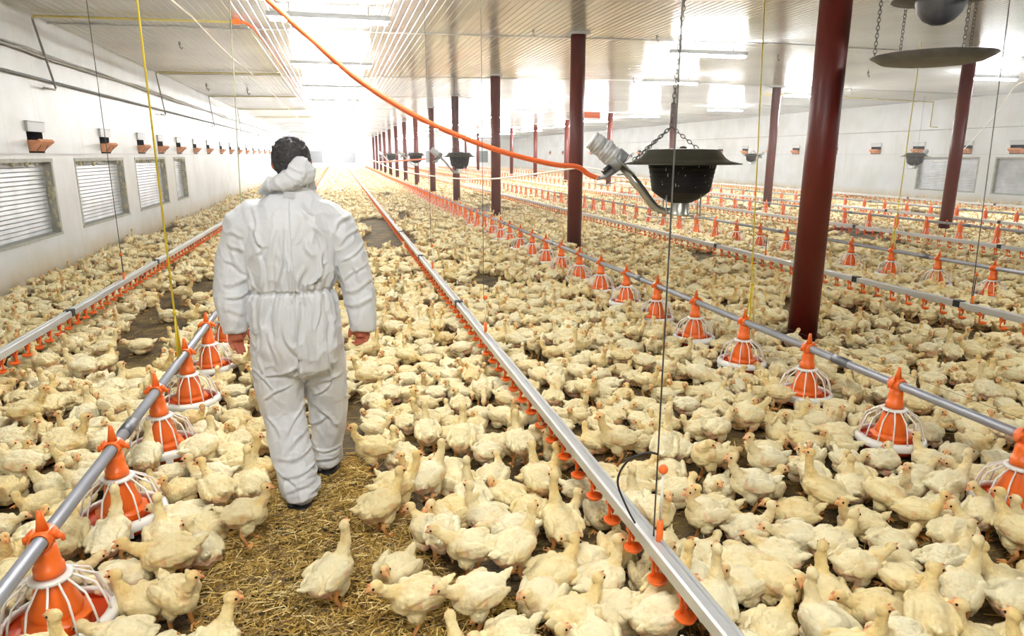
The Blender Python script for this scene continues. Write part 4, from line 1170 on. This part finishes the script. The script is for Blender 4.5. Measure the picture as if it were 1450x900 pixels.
        if l.x > .03 and abs(l.y) < .02 and l.z < .05 and dn < .06 and l.z > -.01: pk = max(pk, .35 * max(0, noise.noise(p * 30 + Vector((wd, 1, 9))) + .3))
        pk = min(max(pk, 0), .85)
        c = c * (1 - pk) + np.array([.66, .27, .19]) * pk
        cols[i, :3] = c
    me.vertices.foreach_set('co', newco.ravel())
    # beak, eyes, comb, legs and toes joined into the same mesh
    ex = MB()
    def hp(x, y, z): return hc + hd @ Vector((x, y, z))
    bk = (.82, .40, .20)
    parts = []
    def addp(fn, col, mat):
        a = len(ex.v); fn(); parts.append((a, len(ex.v), col))
    addp(lambda: ex.tube([hp(.018, 0, -.001), hp(.027, 0, -.002), hp(.037, 0, -.008)], [.0085, .0062, .0010], FM, 8), bk, FM)
    addp(lambda: ex.tube([hp(.017, 0, -.008), hp(.030, 0, -.0095)], [.006, .0015], FM, 8), (.74, .34, .2), FM)
    addp(lambda: ex.ell(hp(.017, 0, .0145), (.009, .0024, .0036), FM, hd, n=10, m=6), (.78, .33, .20), FM)
    for s in (-1, 1):
        addp(lambda: ex.ell(hp(.0105, s * .0165, .0040), (.0046, .0026, .0046), M['eye'], hd, n=10, m=8), (.02, .02, .02), M['eye'])
    lg = (.80, .42, .15)
    if not sit:
        for s in (-1, 1):
            st = s * step
            knee = Vector((.0 + st * .5 - .004, s * .032, zb - .070)); hock = Vector((-.016 + st * .8, s * .032, .054)); ft = Vector((.006 + st * 1.1, s * .034, .006))
            addp(lambda: ex.tube([knee + Vector((.004, 0, .02)), hock, ft], [.0135, .0078, .0072], FM, 8), lg, FM)
            for a, L_ in ((0, .042), (.55, .036), (-.55, .036), (PI, .018)):
                d = Vector((math.cos(a), math.sin(a), 0))
                addp(lambda: ex.tube([ft, ft + d * L_ * .55 + Vector((0, 0, .003)), ft + d * L_ + Vector((0, 0, -.003))], [.0058, .0046, .0022], FM, 6), lg, FM)
    else:
        for s in (-1, 1):
            for a in (0, .5, -.5):
                d = Vector((math.cos(a), math.sin(a), 0)); ft = Vector((.045, s * .036, .006))
                addp(lambda: ex.tube([ft, ft + d * .034], [.0055, .0025], FM, 6), lg, FM)
    exm = ex.mesh('ex')
    # merge
    bm = bmesh.new(); bm.from_mesh(me); n0 = len(bm.verts)
    for f in bm.faces: f.material_index = 0
    bm.from_mesh(exm)
    bm.to_mesh(me); bm.free()
    me.name = name; me.materials.append(FM); me.materials.append(M['eye'])
    # eye material index
    nf = len(me.polygons) - len(exm.polygons)
    eyei = ex.mats.index(M['eye']) if M['eye'] in ex.mats else 99
    for k, p in enumerate(exm.polygons): me.polygons[nf + k].material_index = 1 if p.material_index == eyei else 0
    for p in me.polygons: p.use_smooth = True
    ec = np.ones((len(exm.vertices), 4))
    for a, b, c in parts: ec[a:b, :3] = c
    ca = me.color_attributes.new('Col', 'FLOAT_COLOR', 'POINT')
    ca.data.foreach_set('color', np.concatenate([cols, ec]).ravel())
    me['n'] = len(me.vertices)
    return me
# pose table: name -> (arguments, phrase for posture, phrase for head)
POSES = {
    'stand_up':    (dict(head=(.040, 0, .088), look=.0, nod=.05, lean=.18, seed=1), 'standing', 'head up'),
    'stand_tall':  (dict(head=(.022, 0, .118), look=.3, nod=-.15, lean=.32, seed=2), 'standing', 'neck stretched up'),
    'stand_fwd':   (dict(head=(.078, 0, .046), look=.0, nod=.2, step=.022, lean=.05, seed=3), 'stepping', 'head forward'),
    'stand_left':  (dict(head=(.040, .020, .070), look=1.1, nod=.15, lean=.12, seed=4), 'standing', 'head turned'),
    'stand_right': (dict(head=(.040, -.020, .070), look=-1.1, nod=.15, step=.012, lean=.12, seed=5), 'standing', 'head turned'),
    'peck':        (dict(head=(.085, 0, -.055), look=.1, nod=1.0, lean=-.12, step=-.012, seed=6), 'standing', 'head down'),
    'preen':       (dict(head=(-.004, .052, .052), look=2.5, nod=.5, lean=.15, seed=7), 'standing', 'preening'),
    'sit_up':      (dict(sit=True, head=(.034, 0, .076), look=.0, nod=.05, lean=.10, seed=8), 'sitting', 'head up'),
    'sit_tall':    (dict(sit=True, head=(.020, 0, .102), look=-.4, nod=-.05, lean=.18, seed=9), 'sitting', 'neck stretched up'),
    'sit_left':    (dict(sit=True, head=(.036, .022, .050), look=1.0, nod=.2, lean=.05, seed=10), 'sitting', 'head turned'),
    'sit_right':   (dict(sit=True, head=(.036, -.022, .050), look=-1.0, nod=.2, lean=.05, fat=1.05, seed=11), 'sitting', 'head turned'),
    'sit_low':     (dict(sit=True, head=(.060, .006, .026), look=.1, nod=.25, lean=.0, seed=12), 'sitting', 'head low'),
    'sit_rest':    (dict(sit=True, head=(.070, .012, -.012), look=.3, nod=.5, lean=-.08, fat=1.06, seed=13), 'resting', 'head down'),
    'sit_tuck':    (dict(sit=True, head=(.006, .038, .040), look=2.3, nod=.4, lean=.05, fat=1.05, tuck=True, seed=14), 'resting', 'head tucked back'),
}
CHM = {k: chick_mesh('broiler_chick_' + k, **v[0]) for k, v in POSES.items()}
FAR = {k: chick_mesh('far_' + k, voxel=.012, **POSES[k][0]) for k in ('stand_up', 'sit_up', 'sit_left', 'sit_right', 'sit_low', 'sit_rest', 'stand_tall', 'sit_tuck')}

# hand placed birds: picture place of the feet or breast bottom, heading in degrees (0 = right across the house, 90 = away), pose
HAND = [
 (353, 768, -15, 'stand_up'), (302, 733, 120, 'stand_left'), (243, 832, 185, 'stand_fwd'), (258, 890, -60, 'stand_left'), (473, 858, 40, 'stand_tall'),
 (560, 832, -125, 'sit_left'), (592, 893, 195, 'stand_fwd'), (542, 757, 25, 'stand_up'), (566, 727, 18, 'stand_up'), (530, 668, 178, 'stand_up'), (566, 660, 100, 'sit_up'),
 (606, 643, 92, 'stand_up'), (632, 797, 70, 'preen'), (662, 815, 172, 'stand_fwd'), (730, 820, 30, 'stand_up'), (793, 783, 92, 'stand_tall'), (785, 833, 20, 'sit_up'),
 (852, 843, 25, 'sit_tall'), (820, 900, 20, 'sit_up'), (678, 893, 195, 'stand_fwd'), (715, 925, 190, 'sit_low'), (842, 935, -95, 'sit_rest'), (928, 920, 0, 'stand_up'), (874, 798, -105, 'sit_left'),
 (888, 890, 5, 'sit_low'), (762, 714, 95, 'stand_up'), (768, 693, 15, 'sit_tall'), (690, 752, 150, 'sit_tall'), (612, 712, 45, 'stand_up'), (640, 700, 140, 'sit_up'), (668, 720, 90, 'sit_tall'), (640, 745, 200, 'sit_low'),
 (725, 770, 150, 'sit_rest'), (700, 690, 60, 'sit_left'), (735, 660, 90, 'stand_up'), (655, 655, 80, 'stand_up'), (700, 645, 20, 'sit_low'),
 (70, 773, 60, 'sit_low'), (84, 704, 182, 'sit_up'), (36, 692, 185, 'stand_up'), (12, 712, -80, 'sit_right'), (100, 668, 25, 'stand_up'), (150, 641, 200, 'sit_up'),
 (108, 803, 92, 'stand_up'), (162, 800, 85, 'stand_tall'), (235, 779, 115, 'sit_tall'), (228, 748, 165, 'sit_low'), (222, 666, 95, 'stand_up'), (342, 668, 10, 'sit_up'), (362, 703, 95, 'sit_tall'),
 (92, 848, 35, 'sit_low'), (175, 846, 20, 'sit_rest'), (160, 888, 172, 'sit_up'), (160, 926, 165, 'sit_low'), (290, 670, 60, 'stand_left'), (262, 640, -50, 'sit_right'), (300, 690, 180, 'sit_up'),
 (1178, 791, 5, 'sit_up'), (1236, 888, 160, 'sit_low'), (1258, 816, 172, 'sit_low'), (1345, 801, 10, 'preen'), (1437, 798, 100, 'stand_up'), (1352, 884, 25, 'stand_tall'), (1312, 925, 60, 'stand_right'),
 (1420, 851, 105, 'sit_up'), (1392, 938, 150, 'sit_tall'), (1440, 938, 5, 'sit_up'), (1088, 915, 25, 'sit_up'), (1165, 908, 100, 'sit_tall'), (1036, 848, 200, 'sit_up'), (992, 846, -100, 'sit_rest'),
 (1150, 860, 70, 'sit_tall'), (1262, 793, 5, 'sit_low'), (1110, 850, -70, 'sit_right'), (1060, 770, 0, 'sit_up'), (1215, 760, 170, 'sit_up'), (1330, 740, 200, 'sit_low'), (1390, 700, 140, 'sit_low'),
 (873, 655, 180, 'stand_up'), (940, 665, 60, 'stand_tall'), (1000, 680, 200, 'preen'), (905, 690, 30, 'sit_low'), (1060, 620, 10, 'stand_fwd'), (905, 735, 100, 'sit_tall'), (1080, 685, 180, 'stand_up'), (1010, 740, 170, 'sit_up'), (1060, 725, 170, 'stand_up'),
 (28, 640, 0, 'sit_up'), (45, 612, 5, 'stand_up'), (60, 575, 60, 'sit_low'), (80, 560, 160, 'sit_up'), (120, 545, 170, 'stand_up'), (125, 600, 100, 'sit_tall'), (165, 560, 60, 'sit_tall'), (195, 545, 180, 'sit_right'),
 (200, 500, 180, 'sit_low'), (262, 432, -10, 'stand_up'), (285, 430, 20, 'sit_low'), (240, 455, 180, 'sit_up'),
]
def poly(pts): return [(float(at(x, y)[0]), float(at(x, y)[1])) for x, y in pts]
BARE = [poly(p) for p in [
    [(385, 650), (470, 672), (500, 640), (530, 680), (600, 735), (585, 775), (615, 800), (700, 850), (760, 850), (770, 960), (500, 1010), (275, 960), (275, 860), (290, 790), (325, 720), (385, 705)],
    [(150, 490), (205, 445), (250, 405), (310, 395), (312, 425), (265, 470), (235, 520), (215, 560), (160, 545)],
    [(655, 395), (690, 388), (722, 402), (700, 415), (660, 412)], [(532, 277), (552, 274), (556, 280), (535, 282)], [(560, 306), (586, 304), (590, 316), (566, 318)], [(965, 362), (1010, 357), (1020, 372), (990, 380)], [(1100, 430), (1135, 415), (1140, 445), (1125, 470), (1105, 455)],
    [(1180, 430), (1240, 448), (1320, 462), (1380, 468), (1440, 478), (1400, 490), (1370, 510), (1340, 480), (1260, 466), (1180, 450)],
    [(960, 640), (1010, 625), (1030, 700), (990, 720)], [(1150, 820), (1185, 800), (1210, 840), (1190, 870)], [(900, 640), (930, 630), (935, 660), (905, 668)], [(1270, 520), (1300, 515), (1310, 560), (1280, 570)],
    [(420, 640), (500, 560), (540, 640), (500, 680)]]]
SPARSE = [poly(p) for p in [[(0, 640), (100, 620), (240, 640), (250, 720), (60, 760), (0, 740)], [(560, 640), (860, 640), (900, 740), (760, 860), (560, 760)], [(960, 600), (1110, 600), (1120, 720), (960, 760)]]]
def inside(x, y, pg):
    c = False; j = len(pg) - 1
    for i in range(len(pg)):
        xi, yi = pg[i]; xj, yj = pg[j]
        if (yi > y) != (yj > y) and x < (xj - xi) * (y - yi) / (yj - yi) + xi: c = not c
        j = i
    return c
class Grid:
    def __init__(s, c): s.c = c; s.d = {}
    def near(s, x, y, r):
        n = int(r / s.c) + 1; i, j = int(x // s.c), int(y // s.c)
        for a in range(i - n, i + n + 1):
            for b in range(j - n, j + n + 1):
                for q in s.d.get((a, b), ()):
                    yield q
    def add(s, x, y, *e): s.d.setdefault((int(x // s.c), int(y // s.c)), []).append((x, y) + e)
G = Grid(.25)
birds = []      # x, y, heading, pose, scale
DEN = 0.0
rnd = random.Random(42)
for px, py, hdg, pose in HAND:
    p = at(px, py); x, y = float(p[0]), float(p[1])
    birds.append((x, y, R(hdg) + rnd.uniform(-.1, .1), pose, rnd.uniform(1.05, 1.14))); G.add(x, y, 1)
blocked = [(f[2], f[3], .235) for f in allf if f[3] < 30]
Gb = Grid(1.0)
for b in blocked: Gb.add(*b)
def blk(x, y):
    if math.hypot(x + .29, y - 3.18) < .26 or math.hypot(x + .15, y - 3.55) < .24: return True
    for q in Gb.near(x, y, .4):
        if math.hypot(q[0] - x, q[1] - y) < q[2]: return True
    for X, ys in ((3.97, colY1), (12.65, colY2)):
        if abs(x - X) < .3:
            for cy in ys:
                if math.hypot(x - X, y - cy) < .26: return True
    return False
wts = [('sit_up', 10), ('sit_low', 11), ('sit_left', 9), ('sit_right', 9), ('sit_rest', 9), ('sit_tuck', 6), ('sit_tall', 5), ('stand_up', 9), ('stand_tall', 4), ('stand_fwd', 3), ('stand_left', 3), ('stand_right', 3), ('peck', 4), ('preen', 2)]
pool = [k for k, n in wts for _ in range(n)]
wts2 = [('sit_up', 7), ('sit_low', 14), ('sit_left', 13), ('sit_right', 13), ('sit_rest', 12), ('sit_tuck', 10), ('sit_tall', 2), ('stand_up', 4), ('stand_tall', 1), ('stand_fwd', 2), ('stand_left', 2), ('stand_right', 2), ('peck', 3), ('preen', 2)]
pool2 = [k for k, n in wts2 for _ in range(n)]
def try_add(x, y, rmin, out, near):
    for q in G.near(x, y, rmin):
        if (q[0] - x) ** 2 + (q[1] - y) ** 2 < rmin * rmin: return False
    G.add(x, y); out.append((x, y)); return True
# candidates sampled over the visible wedge of the house (with a margin for a step to either side)
pts_ = []
def fill(y0, y1, rmin, tries):
    for _ in range(tries):
        y = rnd.uniform(y0, y1)
        xl = max(XL + .12, -.56 * y - 1.6); xr = min(XR - .15, 1.12 * y + 1.8)
        x = rnd.uniform(xl, xr)
        if y < 30:
            if any(inside(x, y, b) for b in BARE): continue
            if y < 8:
                r_ = rmin
                if any(inside(x, y, b) for b in SPARSE) and rnd.random() < .55: continue
                if blk(x, y): continue
                try_add(x, y, r_, pts_, True); continue
            # random bare patches between clumps
            if noise.noise(Vector((x * .55, y * .28, 4))) > .36: continue
            if blk(x, y): continue
        try_add(x, y, rmin, pts_, False)
fill(1.0, 3.4, .158, 20000)
fill(3.4, 8.0, .146, 70000)
fill(8.0, 20.0, .155, 90000)
fill(20.0, 40.0, .18, 90000)
fill(40.0, 82.0, .26, 60000)
for x, y in pts_:
    birds.append((x, y, rnd.uniform(0, 2 * PI), rnd.choice(pool if y < 2.6 else pool2), rnd.uniform(.94, 1.10) if y < 3 else rnd.uniform(.86, 1.02)))
for it in range(14):
    g = Grid(.3)
    for i, b in enumerate(birds):
        if b[1] < 8: g.add(b[0], b[1], i)
    for i, b in enumerate(birds):
        if b[1] >= 8: continue
        dx = dy = 0.0
        for q in g.near(b[0], b[1], .2):
            if q[2] == i: continue
            ex_, ey_ = b[0] - q[0], b[1] - q[1]; d = math.hypot(ex_, ey_) + 1e-6
            lim = .160 if b[1] < 3.4 else .146
            if d < lim: dx += ex_ / d * (lim - d) * .35; dy += ey_ / d * (lim - d) * .35
        for q in Gb.near(b[0], b[1], .4):
            ex_, ey_ = b[0] - q[0], b[1] - q[1]; d = math.hypot(ex_, ey_) + 1e-6
            if d < .27: dx += ex_ / d * (.27 - d) * .6; dy += ey_ / d * (.27 - d) * .6
        for cx_, cy_, rr_ in ((-.29, 3.17, .25), (-.15, 3.53, .23), (3.97, 5.1, .26)):
            ex_, ey_ = b[0] - cx_, b[1] - cy_; d = math.hypot(ex_, ey_) + 1e-6
            if d < rr_: dx += ex_ / d * (rr_ - d); dy += ey_ / d * (rr_ - d)
        birds[i] = (max(b[0] + dx, XL + .12), b[1] + dy) + b[2:]
# apparent size ranking
def rank(b):
    px, py, d = proj((b[0], b[1], .08))
    if d < .3 or px < -25 or px > 1475 or py > 945 or py < 0: return 1e9
    if 318 < px < 500 and 250 < py < 660 and b[1] > 3.5: return 1e9 if (330 < px < 485) else d * 1.5   # behind the person
    return d
order = sorted(range(len(birds)), key=lambda i: rank(birds[i]))
big = [i for i in order[:298] if rank(birds[i]) < 1e9]
bigset = set(big)

# labels
LM = [l for l in landmarks if l[1] < 8]
FACE = ['facing right', 'facing away to the right', 'facing away', 'facing away to the left', 'facing left', 'facing the viewer to the left', 'facing the viewer', 'facing the viewer to the right']
def facing(b):
    a0 = proj((b[0], b[1], .05)); a1 = proj((b[0] + .1 * math.cos(b[2]), b[1] + .1 * math.sin(b[2]), .05))
    a = math.degrees(math.atan2(-(a1[1] - a0[1]) * 1.6, a1[0] - a0[0])) % 360
    k = int((a + 22.5) // 45) % 8
    return ['facing right', 'facing away right', 'facing away', 'facing away left', 'facing left', 'facing forward left', 'facing forward', 'facing forward right'][k]
MARKS = [(l[0], l[1], l[2]) for l in LM] + [(-.27, 3.2, "walking person"), (3.97, 5.1, 'nearest red column'), (1.0, 1.93, 'standpipe with black lead'), (1.0, 4.87, 'second centre standpipe'),
         (3.97, 11.35, 'second near column'), (5.45, 4.78, 'third line standpipe'), (1.0, 3.3, 'centre drinker line'), (-2.32, 5.8, 'left drinker line')]
def where(b):
    bx, by = b[0], b[1]
    m = min(MARKS, key=lambda q: math.hypot(q[0] - bx, q[1] - by))
    a = proj((bx, by, .08)); c = proj((m[0], m[1], .08))
    dx, dy = a[0] - c[0], a[1] - c[1]
    if abs(dx) > abs(dy) * 1.2: rel = 'right of' if dx > 0 else 'left of'
    else: rel = 'before' if dy > 0 else 'behind'
    return rel, m[2]
lab = {}
for i in big:
    b = birds[i]; rel, m = where(b); ps = POSES[b[3]]
    lab[i] = [ps[1], facing(b), ps[2], rel, m]
groups = {}
for i in big: groups.setdefault(tuple(lab[i]), []).append(i)
final = {}
for key, ids in groups.items():
    ids.sort(key=lambda i: -proj((birds[i][0], birds[i][1], 0))[1])
    base_l = '%s chick %s, %s, %s the %s' % key
    if len(ids) == 1: final[ids[0]] = base_l
    else:
        pass
        for k, i in enumerate(ids):
            final[i] = '%s %s' % (['nearest', 'second', 'third', 'fourth', 'fifth', 'sixth', 'seventh', 'eighth'][min(k, 7)], base_l)
for i in big:
    b = birds[i]
    if len(final[i].split()) <= 15: final[i] = final[i].replace(' chick facing', ' white chick facing', 1)
    o = obj('broiler_chick', CHM[b[3]], None, (b[0], b[1], 0), b[2]); s = b[4]; o.scale = (s, s, s)
    tag(o, final[i], 'chicken', 'white broiler chicks crowding the litter floor')

# the rest of the flock: one object that spreads copies of the same birds over points
def flock(name, ids, meshes, label):
    col = bpy.data.collections.new(name + '_source')
    for k, (nm, me) in enumerate(meshes):
        o = bpy.data.objects.new('%s_%02d' % (name, k), me); col.objects.link(o)
    names = [nm for nm, _ in meshes]
    me = bpy.data.meshes.new(name); me.from_pydata([(birds[i][0], birds[i][1], 0) for i in ids], [], [])
    alt = {'stand_fwd': 'stand_up', 'stand_left': 'stand_up', 'stand_right': 'stand_up', 'peck': 'sit_rest', 'preen': 'sit_tuck', 'sit_tall': 'sit_up'}
    vid = [names.index(birds[i][3] if birds[i][3] in names else alt[birds[i][3]]) for i in ids]
    a = me.attributes.new('vid', 'INT', 'POINT'); a.data.foreach_set('value', vid)
    a = me.attributes.new('rz', 'FLOAT', 'POINT'); a.data.foreach_set('value', [birds[i][2] for i in ids])
    a = me.attributes.new('sc', 'FLOAT', 'POINT'); a.data.foreach_set('value', [birds[i][4] for i in ids])
    o = obj(name, me)
    ng = bpy.data.node_groups.new(name + '_nodes', 'GeometryNodeTree')
    ng.interface.new_socket('Geometry', in_out='INPUT', socket_type='NodeSocketGeometry'); ng.interface.new_socket('Geometry', in_out='OUTPUT', socket_type='NodeSocketGeometry')
    gi = ng.nodes.new('NodeGroupInput'); go = ng.nodes.new('NodeGroupOutput')
    ci = ng.nodes.new('GeometryNodeCollectionInfo'); ci.inputs['Collection'].default_value = col; ci.inputs['Separate Children'].default_value = True; ci.inputs['Reset Children'].default_value = True
    ip = ng.nodes.new('GeometryNodeInstanceOnPoints'); ip.inputs['Pick Instance'].default_value = True
    def na(n, t):
        q = ng.nodes.new('GeometryNodeInputNamedAttribute'); q.data_type = t; q.inputs['Name'].default_value = n
        return [s for s in q.outputs if s.enabled and s.name == 'Attribute'][0]
    cx = ng.nodes.new('ShaderNodeCombineXYZ'); ng.links.new(na('rz', 'FLOAT'), cx.inputs[2])
    cs = ng.nodes.new('ShaderNodeCombineXYZ'); sa = na('sc', 'FLOAT')
    for k in range(3): ng.links.new(sa, cs.inputs[k])
    ng.links.new(gi.outputs[0], ip.inputs['Points']); ng.links.new(ci.outputs[0], ip.inputs['Instance']); ng.links.new(na('vid', 'INT'), ip.inputs['Instance Index'])
    ng.links.new(cx.outputs[0], ip.inputs['Rotation']); ng.links.new(cs.outputs[0], ip.inputs['Scale']); ng.links.new(ip.outputs[0], go.inputs[0])
    md = o.modifiers.new('flock', 'NODES'); md.node_group = ng
    return tag(o, label, 'chickens', kind='stuff')
rest = [i for i in range(len(birds)) if i not in bigset]
names_all = list(CHM)
# one object: near ones use the detailed birds, far ones the coarse birds
def flock_all():
    meshes = [('N_' + k, CHM[k]) for k in CHM] + [('F_' + k, FAR[k]) for k in FAR]
    for i in rest:
        b = birds[i]
        alt = {'stand_fwd': 'stand_up', 'stand_left': 'stand_up', 'stand_right': 'stand_up', 'peck': 'sit_rest', 'preen': 'sit_tuck', 'sit_tall': 'sit_up'}
        if b[1] < 14: nm = 'N_' + b[3]
        else: nm = 'F_' + (b[3] if b[3] in FAR else alt[b[3]])
        birds[i] = (b[0], b[1], b[2], nm, b[4])
    return flock('distant_chicks', rest, meshes, 'dense carpet of small white chicks filling the house into the distance')
flock_all()
print('BIRDS', len(birds), 'individual', len(big), 'farthest individual', max(birds[i][1] for i in big), 'dup labels', len(big) - len(set(final.values())), 'long', sum(len(l.split()) > 16 for l in final.values()))

# ================================================================== STRAW
def straw(name, n, region, label, lmin=.02, lmax=.085, w_=.0016):
    rr = random.Random(5); mb = MB(); k = 0; tries = 0
    vs = []; fs = []
    while k < n and tries < n * 12:
        tries += 1
        x, y = region(rr)
        if x < XL + .05: continue
        L_ = rr.uniform(lmin, lmax) * (1 if rr.random() < .75 else .5); a = rr.gauss(.5, 1.1); tl = rr.gauss(0, .12); z = rr.uniform(.001, .014)
        d = Vector((math.cos(a), math.sin(a), tl)); s = Vector((-math.sin(a), math.cos(a), 0)) * rr.uniform(.6, 1.3) * w_
        p0 = Vector((x, y, z)) - d * L_ / 2; p1 = p0 + d * L_
        p0.z = max(p0.z, .001); p1.z = max(p1.z, .001)
        u = Vector((0, 0, w_ * .9)); o = len(vs)
        m_ = p0.lerp(p1, .5) + Vector((0, 0, rr.uniform(-.001, .004)))
        for q in (p0, m_, p1): vs += [q - s, q + u, q + s]
        for j in (0, 3): fs += [(o + j, o + j + 1, o + j + 4, o + j + 3), (o + j + 1, o + j + 2, o + j + 5, o + j + 4)]
        k += 1
    mb.add(vs, fs, M['straw'], False)
    return tag(mb.build(name), label, 'straw', kind='stuff')
def reg(rr):
    if rr.random() < .62:
        b = BARE[0]; 
        for _ in range(50):
            x = rr.uniform(-.9, .95); y = rr.uniform(1.55, 3.9)
            if inside(x, y, b): return x, y
    y = 1.1 + 7.5 * rr.random() ** 1.6
    return rr.uniform(max(XL, -.56 * y - .6), 1.1 * y + .8), y
straw('loose_straw', 17000, reg, 'loose golden straw scattered on the dark litter around the person', .025, .11, .0022)

# ================================================================== DUSTY AIR
for nm, y0, y1, dens, lb in (('dusty_haze', 8.0, 20.0, .007, 'faint dust in the air beyond the person up to the third near column'), ('dusty_haze', 20.0, YF - .06, .034, 'bright dusty haze filling the air toward the far end')):
    m = bpy.data.materials.new('dusty_air'); m.use_nodes = True; nt = m.node_tree; nt.nodes.clear()
    vo = nt.nodes.new('ShaderNodeVolumeScatter'); vo.inputs['Color'].default_value = (.96, .97, 1, 1); vo.inputs['Density'].default_value = dens; vo.inputs['Anisotropy'].default_value = .35
    ou = nt.nodes.new('ShaderNodeOutputMaterial'); nt.links.new(vo.outputs[0], ou.inputs['Volume'])
    mb = MB(); mb.box((XL + .03, y0, .001), (XR - .03, y1, ZE - .02), m)
    tag(mb.build(nm), lb, 'haze', kind='stuff')
